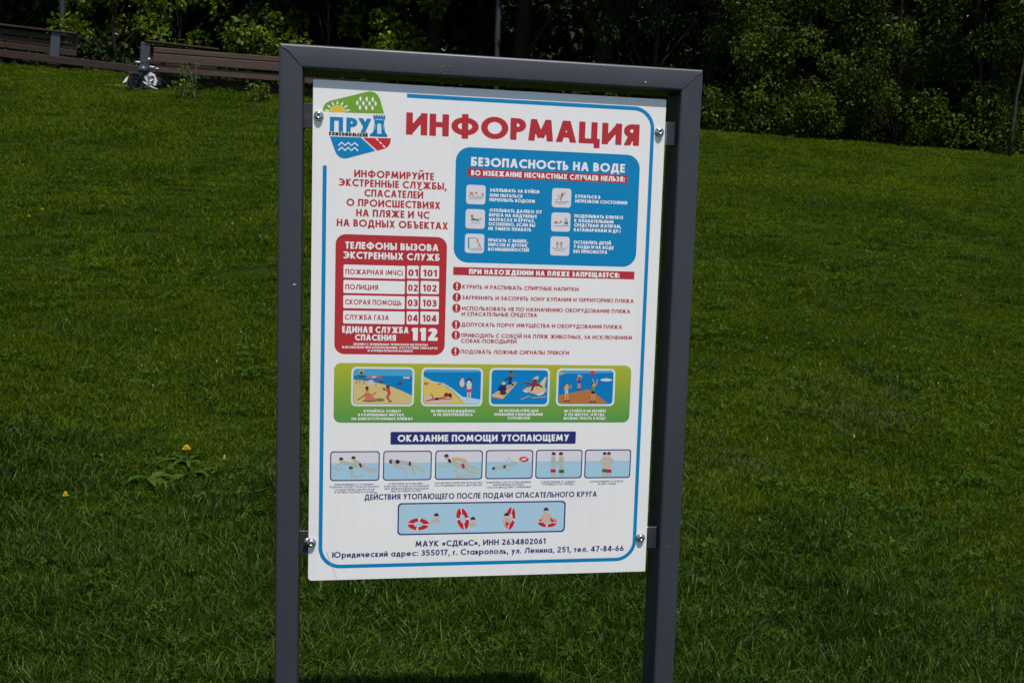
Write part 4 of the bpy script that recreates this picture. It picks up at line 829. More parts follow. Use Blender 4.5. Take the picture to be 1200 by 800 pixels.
# points: dense near the camera, thinner far away
def vnoise(x, y, s, seed):
    r = np.random.default_rng(seed); v = 0
    for k in range(6):
        a = r.uniform(0, 2 * np.pi); f = s * r.uniform(.6, 1.7); v = v + np.sin(x * f * math.cos(a) + y * f * math.sin(a) + r.uniform(0, 6) + 1.3 * np.sin(x * f * .7 * math.sin(a) - y * f * .6 + k))
    return v / 6 * 1.4
pts = []
for (u0, u1, dens, sc0) in ((1.2, 4.5, 640, 1.0), (4.5, 8, 460, 1.15), (8, 13, 150, 1.5), (13, 24, 85, 2.0)):
    xa, xb = -.42 * u1 - 1.4, .82 * u1 + 1.4; n = int((xb - xa) * (u1 - u0) * dens)
    x = RNG.uniform(xa, xb, n); u = RNG.uniform(u0, u1, n); k = (x > -.42 * u - 1.4) & (x < .82 * u + 1.4)
    x, u = x[k], u[k]; pts.append(np.stack([x, u + CAM[1], np.full(len(x), sc0)], 1))
pts = np.concatenate(pts); px_, py_ = pts[:, 0], pts[:, 1]
keep = py_ < 15.6 - .12 * np.maximum(px_ - 4, 0) + np.where(px_ < -3.2, 1.6, 0.0)
pts = pts[keep]; px_, py_ = pts[:, 0], pts[:, 1]; N = len(pts)
hn = vnoise(px_, py_, 2.2, 5); hn2 = vnoise(px_, py_, 7, 6); dn = np.exp(-np.maximum(py_ - 1.0, 0) / 1.7)
yb = np.maximum(2.40 - .30 * px_, 1.45) + .40 * hn + .2 * hn2
rough_ = 1 / (1 + np.exp(-(yb - py_) / .2)) + .35 * np.clip(hn2 - .35, 0, 1)
idx = np.where(RNG.uniform(size=N) < rough_ * .8, 5 + RNG.integers(0, 3, N), RNG.integers(0, 5, N))
cl = vnoise(px_, py_, 1.6, 9) + .5 * vnoise(px_, py_, 6, 10)
idx = np.where((cl > .5) & (RNG.uniform(size=N) < .3) & (py_ < 9) & (px_ > .9), 8 + RNG.integers(0, 2, N), idx)
band = np.exp(-((py_ - yb - .75 - .3 * hn) / .55) ** 2) * .75 + .12 * np.clip(vnoise(px_, py_, 1.1, 31) + .2, 0, 1)
idx = np.where(RNG.uniform(size=N) < band, 11 + RNG.integers(0, 2, N), idx)
idx = np.where((RNG.uniform(size=N) < .07) & (py_ < 10), 8 + RNG.integers(0, 2, N), idx)
for (dx_, dy_, dr_) in ((2.05, 2.75, .38), (3.4, 3.6, .5), (-1.6, 2.5, .25)):
    idx = np.where((np.hypot(px_ - dx_, py_ - dy_) < dr_ * (1 + .4 * hn2)) & (RNG.uniform(size=N) < .32), 10, idx)
scl = pts[:, 2] * RNG.uniform(.75, 1.2, N) * (1 + .18 * hn)
vz = hgt(px_, py_)
me = bpy.data.meshes.new('grass'); me.vertices.add(N); me.vertices.foreach_set('co', np.stack([px_, py_, vz], 1).astype(np.float32).ravel())
for nm, tp, dat in (('idx', 'INT', idx.astype(np.int32)), ('scl', 'FLOAT', scl.astype(np.float32)), ('hsc', 'FLOAT', (scl / pts[:, 2] ** .75 * (1 + .22 * hn2) * RNG.uniform(.6, 1.35, N)).astype(np.float32)), ('rotz', 'FLOAT', RNG.uniform(0, 6.283, N).astype(np.float32))):
    a = me.attributes.new(nm, tp, 'POINT'); a.data.foreach_set('value', dat)
me.materials.append(grass_m); me.update()
grass = tag(link('grass', me), 'short mown green grass covering the slope', 'grass', kind='stuff')
ng = bpy.data.node_groups.new('scatter_tufts', 'GeometryNodeTree')
ng.interface.new_socket('Geometry', in_out='INPUT', socket_type='NodeSocketGeometry'); ng.interface.new_socket('Geometry', in_out='OUTPUT', socket_type='NodeSocketGeometry')
gi = ng.nodes.new('NodeGroupInput'); go = ng.nodes.new('NodeGroupOutput'); ip = ng.nodes.new('GeometryNodeInstanceOnPoints'); ci = ng.nodes.new('GeometryNodeCollectionInfo')
ci.inputs['Collection'].default_value = tufts; ci.inputs['Separate Children'].default_value = True; ci.inputs['Reset Children'].default_value = True
def na(nm, tp): q = ng.nodes.new('GeometryNodeInputNamedAttribute'); q.data_type = tp; q.inputs[0].default_value = nm; return q.outputs[0]
cx = ng.nodes.new('ShaderNodeCombineXYZ'); ng.links.new(na('rotz', 'FLOAT'), cx.inputs[2])
cs = ng.nodes.new('ShaderNodeCombineXYZ'); sa = na('scl', 'FLOAT'); ng.links.new(sa, cs.inputs[0]); ng.links.new(sa, cs.inputs[1]); ng.links.new(na('hsc', 'FLOAT'), cs.inputs[2])
e2r = ng.nodes.new('FunctionNodeEulerToRotation'); ng.links.new(cx.outputs[0], e2r.inputs[0])
ip.inputs['Pick Instance'].default_value = True
ng.links.new(gi.outputs[0], ip.inputs['Points']); ng.links.new(ci.outputs[0], ip.inputs['Instance']); ng.links.new(na('idx', 'INT'), ip.inputs['Instance Index'])
ng.links.new(e2r.outputs[0], ip.inputs['Rotation']); ng.links.new(cs.outputs[0], ip.inputs['Scale']); ng.links.new(ip.outputs[0], go.inputs[0])
md = grass.modifiers.new('scatter', 'NODES'); md.node_group = ng

# ------------------------------------------------------------------ trees and shrubs
bark = mat('bark', (.014, .011, .008), .95, .1, noise=(14, (.028, .024, .018), .4, .7), bump=(30, .8, .02))
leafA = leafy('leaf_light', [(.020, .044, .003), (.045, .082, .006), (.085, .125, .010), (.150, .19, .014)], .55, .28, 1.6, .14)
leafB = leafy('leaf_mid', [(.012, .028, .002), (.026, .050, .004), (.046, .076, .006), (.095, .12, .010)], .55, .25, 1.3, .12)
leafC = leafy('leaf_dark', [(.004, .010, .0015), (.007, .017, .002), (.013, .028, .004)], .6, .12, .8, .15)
def leaf_cloud(rng, centres, radii, n, size, droop=.3, elong=1.7, twig=0):
    """leaves on the shells and in the bodies of leaf clumps; returns arrays of folded quads"""
    centres = np.asarray(centres, float); radii = np.asarray(radii, float)
    w = radii ** 2; w = w / w.sum(); ci_ = rng.choice(len(centres), n, p=w)
    d = rng.normal(size=(n, 3)); d /= np.linalg.norm(d, axis=1)[:, None]
    rr = rng.uniform(.35, 1.0, n) ** .6; P = centres[ci_] + d * (radii[ci_] * rr)[:, None] * np.array([1, 1, .8])
    ax = d * .6 + rng.normal(size=(n, 3)) * .7; ax[:, 2] -= droop; ax /= np.linalg.norm(ax, axis=1)[:, None]
    up = rng.normal(size=(n, 3)) * .55 + np.array([0, -.15, 1.0]); sd_ = np.cross(ax, up); sd_ /= np.linalg.norm(sd_, axis=1)[:, None] + 1e-9
    nn = np.cross(sd_, ax); s = size * rng.uniform(.55, 1.25, n)[:, None]
    a = P; t_ = P + ax * s * elong + nn * s * -.18; m_ = P + ax * s * elong * .45 
    l_ = m_ + sd_ * s * .5 + nn * s * .14; r_ = m_ - sd_ * s * .5 + nn * s * .14
    V = np.stack([a, l_, t_, r_], 1).reshape(-1, 3); F = np.arange(4 * n).reshape(-1, 4)
    return V, np.concatenate([F[:, [0, 1, 2]], F[:, [0, 2, 3]]])
def make_tree(kind, label, cat, base, H, Rr, n, size, lm, seed, trunk_h, clumps=28, squash=.9, group=None, low=.15, rt=.09, lean=(0, 0), droop=.3, elong=1.7):
    rng = np.random.default_rng(seed); rs = random.Random(seed)
    root = empty(kind, base); tag(root, label, cat, group)
    b = MB(); tips = []
    top = Vector((lean[0] * H, lean[1] * H, H * .82))
    pts_ = [Vector((lean[0] * H * t + .05 * math.sin(5 * t + seed), lean[1] * H * t + .05 * math.sin(4 * t), H * .82 * t - .1 * (t == 0))) for t in (0, .2, .4, .6, .8, 1)]
    b.tube(pts_, [rt * (1.25 - .95 * t) for t in (0, .2, .4, .6, .8, 1)], bark, 8)
    C_ = []; Rd = []
    for k in range(clumps):
        a = rng.uniform(0, 2 * np.pi); q = math.sqrt(rng.uniform(.05, 1)); zt_ = rng.uniform(low, 1.0)
        prof = math.sin(math.pi * min(1, (zt_ - low) / (1 - low) * .82 + .16)) ** .6
        c = np.array([Rr * q * prof * math.cos(a) + lean[0] * H * zt_, Rr * q * prof * squash * math.sin(a) + lean[1] * H * zt_, H * zt_]); r_ = Rr * rng.uniform(.17, .34)
        C_.append(c); Rd.append(r_)
        t0 = max(.12, zt_ - rng.uniform(.15, .35)); j = min(int(t0 * 5), 4); s0 = pts_[j].lerp(pts_[j + 1], t0 * 5 - j)
        if k % 2 == 0: e_ = Vector(c); mid = s0.lerp(e_, .5) + Vector((0, 0, .08 * H * rs.random())); b.tube([s0, mid, e_], [rt * .42 * (1.1 - t0), rt * .26, rt * .08], bark, 5, False)
    b.build('trunk', root, smooth=True)
    V, F = leaf_cloud(rng, C_, Rd, n, size, droop, elong); link('crown', np_mesh('crown', V, F, [lm]), root); return root
def gz(x, y): return (x, y, float(hgt(x, y)) - .03)
# lit shrubs with big pale leaves behind the benches, left
LS = ((-4.55, 19.0, 3.3, 1.25, 2300, .085, 'broad-leaved shrub with pale green leaves behind the left bench'), (-3.35, 19.3, 2.9, 1.15, 2300, .08, 'pale green shrub behind the gap between the two bench backrests'),
      (-1.95, 19.0, 4.2, 1.35, 3200, .08, 'bright leafy young tree behind the second backrest'), (-.35, 18.7, 4.4, 1.25, 3200, .08, 'bright leafy young tree behind the left end of the sign frame'),
      (.95, 18.9, 4.3, 1.05, 2500, .08, 'bright leafy tree just left of the lamp post behind the sign'), (-7.4, 20.2, 4.2, 1.5, 2200, .09, 'dark shrub at the far left behind the slatted bench'))
for k, (x, y, H, R_, n, s, l_) in enumerate(LS):
    make_tree('broadleaf_shrub' if H < 3.5 else 'broadleaf_tree', l_, 'shrub' if H < 3.5 else 'tree', gz(x, y), H, R_, n, s, leafA if k < 5 else leafC, 40 + k, .5, 22, .8, 'pale shrubs and trees behind the benches' if k < 5 else None, low=.04, rt=.035, elong=1.35)
# right hand bushes reaching down to the lawn
RSB = ((6.2, 16.9, 4.3, 1.5, 5200, .055, .04, leafC, 'dark bush right behind the upper right corner of the frame'), (7.95, 16.0, 3.0, 1.25, 8200, .05, .02, leafB, 'bush with drooping pale shoots right of the frame'),
       (9.35, 16.0, 3.6, 1.35, 9500, .052, .02, leafB, 'full mid green bush in the middle of the right hedge'), (10.7, 15.6, 3.9, 1.35, 8600, .052, .04, leafB, 'tall green bush left of the leaning trunk'),
       (12.3, 15.3, 4.4, 1.5, 9000, .052, .02, leafB, 'leafy bush at the right edge behind the leaning trunk'), (14.2, 15.0, 4.4, 1.6, 5000, .055, .02, leafB, 'outermost bush at the right end of the hedge'))
for k, (x, y, H, R_, n, s, lo_, lm, l_) in enumerate(RSB):
    make_tree('hedge_bush', l_, 'bush', gz(x, y), H, R_, n, s, lm, 60 + k, .3, 34, .75, 'bushes along the right lawn edge', low=lo_, rt=.05, droop=.55)
# fringe of low plants at the foot of the hedge
for k, (x, y, H, R_, n, l_) in enumerate(((7.0, 15.5, .8, .75, 1400, 'low weedy plant at the hedge foot nearest the frame'), (8.6, 14.9, .8, .8, 1500, 'low weedy plant under the drooping bush'), (12.0, 14.4, .9, .9, 1500, 'low undergrowth by the leaning trunk'), (5.2, 16.2, .9, .8, 900, 'low dark plant hidden beside the frame'))):
    make_tree('low_plant', l_, 'plant', gz(x, y), H, R_, n, .045, leafB, 90 + k, .1, 14, .5, 'low plants at the hedge foot', low=.05, rt=.012)
# leaning trunk at the right
root = empty('leaning_tree', gz(11.98, 13.9)); tag(root, 'thin leaning tree trunk at the right edge of the lawn', 'tree')
b = MB(); b.tube([(0, 0, -.1), (.03, .0, .5), (.10, .05, 1.1), (.26, .1, 2.0), (.42, .2, 3.2), (.5, .3, 4.6)], [.042, .034, .028, .022, .018, .012], mat('pale_bark', (.038, .030, .023), .85, .2, noise=(20, (.014, .011, .008), .4, .6)), 8)
b.tube([(.1, .05, 1.1), (.5, .0, 1.9), (.9, .1, 2.9)], [.028, .02, .01], bark, 6); b.build('trunk', root, smooth=True)
V, F = leaf_cloud(np.random.default_rng(5), [(.5, .3, 4.6), (.9, .1, 3.1), (.2, .5, 3.8), (1.0, .4, 4.4), (-.2, .2, 4.6), (.35, .2, 2.9)], [.8, .6, .7, .7, .7, .45], 2600, .055, .5); link('crown', np_mesh('crown', V, F, [leafB]), root)
# tall woodland trees: crowns close off the sky; some enlarged and leaned forward to add shade
TW_ = ((-12, 23, 11, 3.6), (-8.2, 24.5, 12, 3.6), (-4.5, 23.6, 11, 3.3), (-1.2, 24.8, 12, 3.6), (2.1, 21.6, 11, 3.0), (3.9, 20.2, 11.5, 3.2), (5.6, 19.4, 11, 2.9), (8.4, 20.4, 12, 3.4), (11.5, 19.9, 12, 3.5), (15.2, 19.2, 12, 3.8), (19.5, 20, 12, 4), (-16.5, 24, 12, 4))
pos = ('far left beyond the bench', 'left behind the first lamp post', 'behind the pale shrub', 'behind the bright leafy trees', 'just left of the middle lamp post', 'just right of the middle lamp post', 'behind the frame top bar', 'behind the drooping bush', 'behind the tall green bush', 'behind the right edge bush', 'out at the far right', 'out at the far left')
for k, ((x, y, H, R_), p_) in enumerate(zip(TW_, pos)):
    ov = k in (2, 3, 4, 5, 6, 7, 9)
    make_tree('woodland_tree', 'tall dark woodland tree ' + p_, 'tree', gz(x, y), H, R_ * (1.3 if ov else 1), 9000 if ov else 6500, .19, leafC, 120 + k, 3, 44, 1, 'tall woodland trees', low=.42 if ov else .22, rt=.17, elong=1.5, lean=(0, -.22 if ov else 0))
# shaded understorey and the wood behind it
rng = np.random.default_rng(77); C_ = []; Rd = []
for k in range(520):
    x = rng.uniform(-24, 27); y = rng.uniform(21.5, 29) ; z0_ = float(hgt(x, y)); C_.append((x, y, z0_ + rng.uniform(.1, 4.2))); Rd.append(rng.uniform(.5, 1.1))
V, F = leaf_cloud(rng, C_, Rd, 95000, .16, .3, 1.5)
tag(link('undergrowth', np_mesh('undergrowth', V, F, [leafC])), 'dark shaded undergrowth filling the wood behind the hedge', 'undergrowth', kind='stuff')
C_ = []; Rd = []
for k in range(150):
    x = rng.uniform(-10, 4.5); y = rng.uniform(17.6, 19.2); z0_ = float(hgt(x, y)); C_.append((x, y, z0_ + rng.uniform(.0, .55))); Rd.append(rng.uniform(.25, .5))
V, F = leaf_cloud(rng, C_, Rd, 16000, .07, .2, 1.4)
tag(link('ground_cover', np_mesh('ground_cover', V, F, [leafC])), 'dark leafy ground cover behind the benches', 'ground cover', kind='stuff')
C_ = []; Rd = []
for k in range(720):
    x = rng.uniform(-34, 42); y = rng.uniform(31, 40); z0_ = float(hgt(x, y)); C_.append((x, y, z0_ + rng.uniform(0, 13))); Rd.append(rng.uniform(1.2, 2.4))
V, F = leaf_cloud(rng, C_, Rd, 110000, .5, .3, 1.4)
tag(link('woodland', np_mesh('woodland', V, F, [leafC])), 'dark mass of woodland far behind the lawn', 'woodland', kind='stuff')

# ------------------------------------------------------------------ lamp posts
pole_m = mat('lamp_post_paint', (.010, .011, .015), .7, .15)
def lamp(px, u, r, label):
    p = at(px, 60, u + CAM[1]); x, y = p[0], p[1]; root = empty('lamp_post', gz(x, y)); tag(root, label, 'lamp post', 'park lamp posts')
    b = MB(); b.tube([(0, 0, 0), (0, 0, .5)], r * 1.5, pole_m, 14); b.tube([(0, 0, .5), (0, 0, .56), (0, 0, 4.6)], [r * 1.5, r, r * .85], pole_m, 14); b.build('post', root, smooth=True)
    b = MB(); b.lathe([(.10, 4.6), (.16, 4.64), (.17, 4.9), (.24, 4.95), (.20, 5.02), (0, 5.08)], pole_m, n=16); b.build('lamp_head', root, smooth=True)
    return root
lamp(582.5, 19.0, .055, 'thin dark grey lamp post rising behind the middle of the sign top bar')
lamp(74, 21.6, .06, 'dark lamp post behind the slatted bench at the left')

# ------------------------------------------------------------------ wooden seating
wood = mat('brown_stained_wood', (.066, .038, .027), .6, .3, noise=(3, (.034, .019, .013), .3, .75, (1, 14, 14)), bump=(40, .25, .003))
wood_shaded = mat('shaded_stained_wood', (.034, .019, .014), .65, .25, noise=(3, (.018, .010, .007), .3, .75, (1, 14, 14)), bump=(40, .25, .003))  # same brown wood, colour darkened to stand in for shade on the benches
iron = mat('bench_metal', (.032, .040, .050), .55, .4)
def span(pa, ua, pb, ub):
    """base point on the lawn and the axes of a bench whose ends are seen at two places"""
    A = at(pa, 90, ua + CAM[1]); B = at(pb, 90, ub + CAM[1]); A = Vector((A[0], A[1], float(hgt(A[0], A[1])))); B = Vector((B[0], B[1], float(hgt(B[0], B[1])))); return A, B
def slat(root, A, B, dy, z, w, t, M, x0=0, x1=None, tilt=0, name='slat'):
    """board along the bench from x0 to x1 metres, dy back from the front line, z above the line joining the ends"""
    L_ = (B - A).length; x1 = L_ if x1 is None else x1
    ux = (B - A).normalized(); back = Vector((-ux.y, ux.x, 0)).normalized(); upv = ux.cross(back) * 1.0
    Rm = Matrix((ux, back, upv)).transposed() @ Matrix.Rotation(tilt, 3, 'X')
    c = (A - Vector(root.location)) + ux * ((x0 + x1) / 2) + back * dy + upv * z
    b = MB(); b.box((0, 0, 0), (x1 - x0, w, t), M, bev=.008); o = b.build(name, root); o.matrix_local = Matrix.Translation(c) @ Rm.to_4x4(); return o
# long bench with two backrests (left)
A, B = span(-95, 19.2, 186, 18.9); A.z += .02; B.z -= .02
L_ = (B - A).length
root = empty('park_bench', A); tag(root, 'long brown wooden bench with two slatted backrests at the top left of the lawn', 'bench')
seatz = .34
for k in range(4): slat(root, A, B, .02 + .115 * k, seatz, .10, .045, wood_shaded)
slat(root, A, B, -.045, seatz - .03, .03, .13, wood_shaded, name='front_board')
def xat(px): return float((Vector(at(px, 60, 19.2 + CAM[1])) - A).dot((B - A).normalized()))
for xa, xb, zz in ((0.05, xat(83), .0), (xat(166), xat(256), .02)):
    for k in range(3): slat(root, A, B, .50 + .02 * k, seatz + .20 + .125 * k + zz, .035, .105, wood_shaded, xa, xb, name='backrest_slat')
    slat(root, A, B, .47, seatz + .20 + .125 * 3 + zz - .03, .12, .035, wood_shaded, xa, xb, name='top_rail')
for px in (-40, 57, 167, 228):
    x_ = xat(px); slat(root, A, B, .455 if px < 200 else .55, seatz + .24, .03, .60, iron, x_ - .085, x_ + .085, name='backrest_support')
for px in (2, 75, 140, 175):
    x_ = xat(px); slat(root, A, B, .25, .16, .34, .36, iron, x_ - .03, x_ + .03, name='leg')
# closer, deeper lounge bench with slatted front
A, B = span(180, 17.2, 452, 17.4); A.z += .02; B.z += .02
root = empty('lounge_bench', A); tag(root, 'deep brown slatted wooden lounge bench partly hidden behind the left of the sign', 'bench')
L_ = (B - A).length
for dy, z, w, t, M in ((.34, .05, .04, .085, wood_shaded), (.34, .15, .04, .085, wood_shaded), (.30, .23, .04, .06, wood_shaded), (.0, .325, .05, .125, wood), (-.03, .49, .05, .14, wood), (.03, .625, .07, .085, wood), (.13, .655, .09, .04, wood), (.23, .672, .09, .04, wood), (.33, .684, .09, .04, wood), (.43, .692, .09, .04, wood), (.53, .70, .09, .04, wood)):
    slat(root, A, B, dy, z, w, t, M)
slat(root, A, B, .66, .69, .035, .08, wood, .60, L_, name='backrest_slat')
for k in range(5): x_ = .08 + (L_ - .16) * k / 4; slat(root, A, B, .50, .30, .24, .56, iron, x_ - .025, x_ + .025, name='support_frame')
# small step lying in the grass
c = gp(147, 104); root = empty('wooden_step', c); tag(root, 'weathered plank step half sunk in the grass before the bench', 'step')
pw = mat('weathered_plank', (.16, .115, .085), .8, .2, noise=(5, (.09, .06, .045), .35, .7, (1, 10, 10)))
for k in range(2): b = MB(); b.box((.10 * k - .05, .13 * k, .03 + .012 * k), (.52 + .25 * k, .115, .035), pw, R=Matrix.Rotation(rad(-3), 3, 'Z'), bev=.006); b.build('plank', root)

# ------------------------------------------------------------------ child's motorbike lying against the bench
rub = mat('tyre_rubber', (.012, .012, .014), .7, .3); wp = mat('white_plastic', (.62, .62, .66), .3, .5); bk = mat('black_plastic', (.018, .018, .022), .35, .5); gp_m = mat('grey_plastic', (.035, .040, .060), .35, .4)
c = at(165, 99, 17.05 + CAM[1]); c = Vector((c[0], c[1], float(hgt(c[0], c[1])))); root = empty('toy_motorbike', c, (0, 0, rad(36))); root.scale = (.80, .80, .76); tag(root, 'black and white child motorbike parked against the lounge bench', 'motorbike')
def wheel(x, y, z, r, nm):
    b = MB(); prof = [(r * .74, -.030), (r * .92, -.035), (r, -.020), (r, .020), (r * .92, .035), (r * .74, .030)]
    b.lathe(prof + [prof[0]], rub, (x, y, z), 'Y', 28)
    for k in range(24): a = 2 * math.pi * k / 24; b.box((x + r * 1.0 * math.cos(a), y, z + r * 1.0 * math.sin(a)), (.014, .06, .012), rub, R=Matrix.Rotation(-a, 3, 'Y'))
    w = b.build(nm, root)
    b = MB(); b.lathe([(r * .70, -.02), (r * .74, -.02), (r * .74, .02), (r * .70, .02), (r * .70, -.02)], gp_m, (x, y, z), 'Y', 24)
    for k in range(8): a = 2 * math.pi * k / 8; b.tube([(x + .02 * math.cos(a), y, z + .02 * math.sin(a)), (x + r * .71 * math.cos(a + .2), y, z + r * .71 * math.sin(a + .2))], .006, gp_m, 6)
    b.lathe([(.03, -.035), (.03, .035), (0, .036)], gp_m, (x, y, z), 'Y', 12); b.lathe([(0, -.036), (.03, -.035)], gp_m, (x, y, z), 'Y', 12); b.build('rim', w)
wheel(-.10, 0, .17, .17, 'wheel'); wheel(.62, .05, .16, .16, 'wheel')
b = MB()
b.add([(-.40, -.05, .15), (-.34, -.05, .26), (-.30, -.05, .33), (-.345, -.05, .19), (-.40, .05, .15), (-.34, .05, .26), (-.30, .05, .33), (-.345, .05, .19)], [(3, 2, 1, 0), (4, 5, 6, 7), (0, 1, 5, 4), (1, 2, 6, 5), (2, 3, 7, 6), (3, 0, 4, 7)], wp)
b.build('mudguard', root).scale = (.9, .8, .8)
b = MB(); P = [(-.30, .36), (-.16, .385), (.02, .35), (.06, .31), (-.12, .345), (-.26, .325)]
n = len(P); b.add([(x, -.05, z) for x, z in P] + [(x, .05, z) for x, z in P], [list(range(n))[::-1], list(range(n, 2 * n))] + [(k, (k + 1) % n, n + (k + 1) % n, n + k) for k in range(n)], gp_m); b.build('front_mudguard', root)
b = MB(); P = [(.04, .30), (.17, .41), (.26, .385), (.32, .25), (.28, .14), (.12, .16)]
n = len(P); b.add([(x, -.07, z) for x, z in P] + [(x, .07, z) for x, z in P], [list(range(n)), list(range(n, 2 * n))[::-1]] + [(k, n + k, n + (k + 1) % n, (k + 1) % n) for k in range(n)], wp); fair = b.build('side_fairing', root)
b = MB(); b.tube([(.13, -.076, .29), (.18, -.076, .335), (.235, -.076, .32), (.235, -.076, .27), (.17, -.076, .215), (.23, -.076, .20)], .017, bk, 6); b.build('number_mark', fair)
b = MB(); b.tube([(.02, -.06, .19), (.12, -.07, .125), (.24, -.07, .085), (.34, -.06, .075)], [.012, .022, .018, .012], wp, 8); b.build('side_rail', root, smooth=True)
b = MB(); b.lathe([(0, .56), (.07, .55), (.115, .50), (.12, .45), (.10, .41), (0, .40)], gp_m, (.06, 0, -.02), 'Z', 14); b.build('fuel_tank', root, smooth=True)
b = MB(); b.tube([(-.10, -.06, .17), (.0, -.055, .38), (.10, -.03, .60)], .018, bk, 8); b.tube([(-.10, .06, .17), (.0, .055, .38), (.10, .03, .60)], .018, bk, 8); b.build('fork', root, smooth=True)
b = MB(); b.tube([(.06, -.26, .64), (.10, -.10, .60), (.10, .10, .60), (.06, .26, .64)], .013, bk, 8); hb = b.build('handlebar', root, smooth=True)
b = MB(); b.tube([(.04, -.30, .645), (.07, -.20, .63)], .022, wp, 8); b.build('grip', hb, smooth=True); b = MB(); b.tube([(.07, .20, .63), (.04, .30, .645)], .022, wp, 8); b.build('grip', hb, smooth=True)
b = MB(); b.box((.30, 0, .44), (.42, .11, .05), bk, R=Matrix.Rotation(rad(-6), 3, 'Y'), bev=.02); b.build('seat', root)
b = MB(); b.box((.22, -.04, .53), (.10, .05, .035), wp, bev=.012); b.box((.33, -.04, .51), (.07, .05, .03), wp, bev=.012); b.build('seat_trim', root)
b = MB(); b.box((.26, 0, .24), (.36, .10, .20), bk, bev=.03); b.tube([(.40, -.06, .3), (.62, -.06, .16)], .02, bk, 8); b.build('engine_block', root)

# ------------------------------------------------------------------ small plants in the grass
yel = mat('dandelion_yellow', (.62, .42, .01), .6, .2, noise=(300, (.75, .60, .02), .4, .6)); stem_m = mat('flower_stem', (.08, .12, .04), .6)
weed = leafy('dandelion_leaf', [(.022, .060, .003), (.036, .082, .006), (.055, .105, .01)], .5, .2, 5, .3)
def dandelion(px, py, r, label, leaves=6, ll=.10, h=.075, closed=False, seed=0):
    rs = random.Random(seed); p = gp(px, py + 8); root = empty('dandelion', p); tag(root, label, 'dandelion', 'dandelions in the lawn')
    b = MB(); b.tube([(0, 0, -.02), (.004, .002, h * .5), (0, 0, h)], .0018, stem_m, 6); b.build('stem', root)
    b = MB()
    if closed: b.lathe([(.003, 0), (.007, .005), (.006, .018), (.003, .026)], mat('seed_head', (.26, .24, .16), .8), (0, 0, h), 'Z', 8)
    else:
        for ring_i in range(4):
            n_ = 20 - 4 * ring_i; rr_ = r * (1 - .22 * ring_i); zz = .004 * ring_i
            for k in range(n_):
                a = 2 * math.pi * k / n_ + ring_i * .2; c_, s_ = math.cos(a), math.sin(a); q = rr_ * rs.uniform(.85, 1.08); w_ = r * .13
                b.add([(c_ * .002 - s_ * w_ * .5, s_ * .002 + c_ * w_ * .5, h + zz), (c_ * .002 + s_ * w_ * .5, s_ * .002 - c_ * w_ * .5, h + zz), (c_ * q + s_ * w_, s_ * q - c_ * w_, h + zz + .002 + .002 * ring_i), (c_ * q - s_ * w_, s_ * q + c_ * w_, h + zz + .002 + .002 * ring_i)], [(0, 1, 2, 3)], yel)
        b.lathe([(r * .4, .0), (r * .45, .004), (r * .25, .008), (0, .009)], yel, (0, 0, h), 'Z', 10)
    b.build('flower_head', root)
    for k in range(leaves):
        a = 2 * math.pi * k / leaves + rs.uniform(-.7, .7); L2 = ll * rs.uniform(.5, 1.1); b = MB(); V = []; n_ = 9
        for i in range(n_):
            t_ = i / (n_ - 1); wd = L2 * .12 * math.sin(math.pi * min(1, t_ * .85 + .12)) * (1.0 if i % 2 else .62) * (1 if i < n_ - 1 else .1); zz = .015 + L2 * (.55 * t_ - .50 * t_ * t_) ; x_, y_ = math.cos(a) * L2 * t_, math.sin(a) * L2 * t_
            V += [(x_ - math.sin(a) * wd, y_ + math.cos(a) * wd, zz + wd * .4), (x_, y_, zz), (x_ + math.sin(a) * wd, y_ - math.cos(a) * wd, zz + wd * .4)]
        F = []
        for i in range(n_ - 1): F += [(3 * i, 3 * i + 1, 3 * i + 4, 3 * i + 3), (3 * i + 1, 3 * i + 2, 3 * i + 5, 3 * i + 4)]
        b.add(V, F, weed); b.build('leaf', root, smooth=True)
    return root
dandelion(218.5, 537.5, .021, 'yellow dandelion flower in the grass above a rosette of broad leaves', 9, .16, .085, seed=1)
dandelion(77, 588, .013, 'small half open orange yellow dandelion at the lower left', 3, .08, .06, seed=2)
dandelion(34, 257, .030, 'yellow dandelion far up the slope at the left', 4, .10, .08, seed=3)
dandelion(50, 247, .020, 'small faded dandelion just above the far left one', 2, .08, .07, seed=4)
dandelion(263, 549, .01, 'closed dandelion bud right of the broad leaved rosette', 4, .13, .075, True, 5)
# broad leaved weeds
def weed_rosette(px, py, n_, L0, label, seed):
    rs = random.Random(seed); p = gp(px, py); root = empty('broadleaf_weed', p); tag(root, label, 'weed', 'broad leaved weeds in the lawn')
    for k in range(n_):
        a = 2 * math.pi * k / n_ + rs.uniform(-.9, .9); L2 = L0 * rs.uniform(.45, 1.15); st_ = rs.uniform(.25, .75); tw = rs.uniform(-.8, .8); b = MB(); V = []; m_ = 8
        for i in range(m_):
            t_ = i / (m_ - 1); wd = L2 * .19 * math.sin(math.pi * (t_ * .9 + .07)); zz = .01 + L2 * (st_ * t_ - .5 * t_ * t_); x_, y_ = math.cos(a + tw * t_) * L2 * t_, math.sin(a + tw * t_) * L2 * t_
            V += [(x_ - math.sin(a) * wd, y_ + math.cos(a) * wd, zz + wd * .35), (x_, y_, zz), (x_ + math.sin(a) * wd, y_ - math.cos(a) * wd, zz + wd * .35)]
        F = []
        for i in range(m_ - 1): F += [(3 * i, 3 * i + 1, 3 * i + 4, 3 * i + 3), (3 * i + 1, 3 * i + 2, 3 * i + 5, 3 * i + 4)]
        b.add(V, F, weed); b.build('leaf', root, smooth=True)
weed_rosette(178, 566, 9, .12, 'weed rosette left of the yellow dandelion', 11)
weed_rosette(222, 560, 14, .13, 'weed rosette directly under the yellow dandelion', 12)
weed_rosette(112, 536, 8, .08, 'weed rosette at the left edge of the tufted grass', 13)
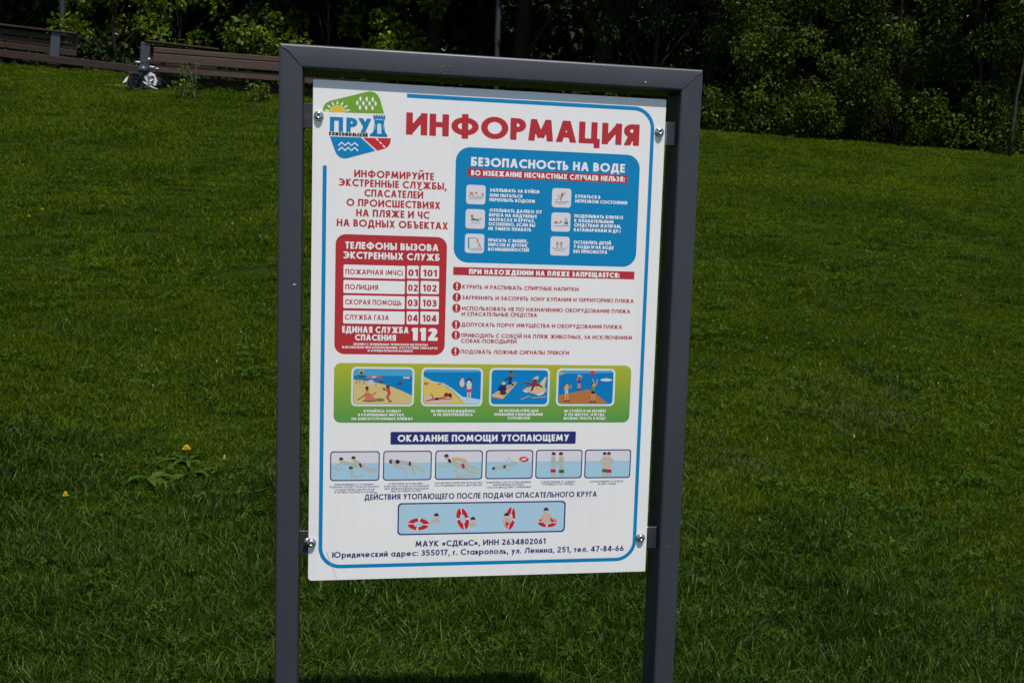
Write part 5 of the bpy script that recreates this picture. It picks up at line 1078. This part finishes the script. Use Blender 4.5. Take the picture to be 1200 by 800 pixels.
weed_rosette(300, 775, 5, .09, 'weed rosette at the foot of the left frame post', 14)
weed_rosette(40, 610, 7, .07, 'small weed rosette below the lower left dandelion', 15)
weed_rosette(925, 655, 8, .06, 'small weed rosette in the rough grass at the lower right', 16)
weed_rosette(845, 745, 7, .07, 'small weed rosette beside the right frame post', 17)
weed_rosette(1085, 735, 8, .06, 'small weed rosette near the lower right corner', 18)
# sapling weeds in front of the lounge bench
for k, (px, py, H, n_, l_) in enumerate(((229, 116, .58, 110, 'tall leafy weed standing before the lounge bench'), (300, 121, .30, 90, 'low leafy weed before the bench beside the frame'), (312, 122, .34, 90, 'leafy weed nearest the left frame post'), (214, 118, .3, 60, 'small weed left of the tall one'))):
    p = gp(px, py); root = empty('leafy_weed', p); tag(root, l_, 'weed', 'weeds in front of the lounge bench'); rng = np.random.default_rng(500 + k); b = MB(); C_ = []; Rd = []
    for j in range(5):
        a = rng.uniform(0, 6.28); q = H * rng.uniform(.1, .45); e_ = (q * math.cos(a), q * .5 * math.sin(a), H * rng.uniform(.6, 1)); b.tube([(0, 0, -.02), (e_[0] * .4, e_[1] * .4, e_[2] * .5), e_], .004, stem_m, 5)
        for t_ in (.45, .7, 1.0): C_.append((e_[0] * t_, e_[1] * t_, e_[2] * t_)); Rd.append(.07)
    b.build('stem', root); V, F = leaf_cloud(rng, C_, Rd, n_, .045, .2, 1.5); link('leaves', np_mesh('leaves', V, F, [leafA]), root)
# small white petals and blossoms scattered in the lawn
b = MB(); pm = mat('white_petal', (.28, .30, .22), .7); rs = random.Random(9)
PT_ = [(728, 160), (973, 188), (990, 186), (1091, 404), (1076, 325), (1141, 470), (1103, 420), (1129, 416), (1165, 419), (1062, 415), (961, 433), (1190, 431), (820, 343), (836, 383), (832, 395), (1127, 301), (1161, 310), (27, 198), (44, 305), (92, 242), (250, 222), (272, 268), (1000, 520), (898, 523), (96, 180), (262, 345), (890, 620)]
for k in range(46): PT_.append((rs.choice([rs.uniform(0, 318), rs.uniform(828, 1200), rs.uniform(828, 1200)]), rs.uniform(200, 470)))
for x_, y_ in PT_:
    if 315 < x_ < 800: continue
    p = gp(x_, y_); s = rs.uniform(.003, .006); a = rs.uniform(0, 6); 
    b.add([(p.x + s * math.cos(a + w) * q, p.y + s * math.sin(a + w) * q, p.z + .045 + .01 * math.sin(w * 2 + a)) for w, q in ((0, 1.2), (1.2, .8), (2.2, 1), (3.4, .9), (4.6, 1), (5.5, .7))], [(0, 1, 2, 3, 4, 5)], pm)
tag(b.build('fallen_petals'), 'tiny white petals scattered over the grass', 'petals', kind='stuff')
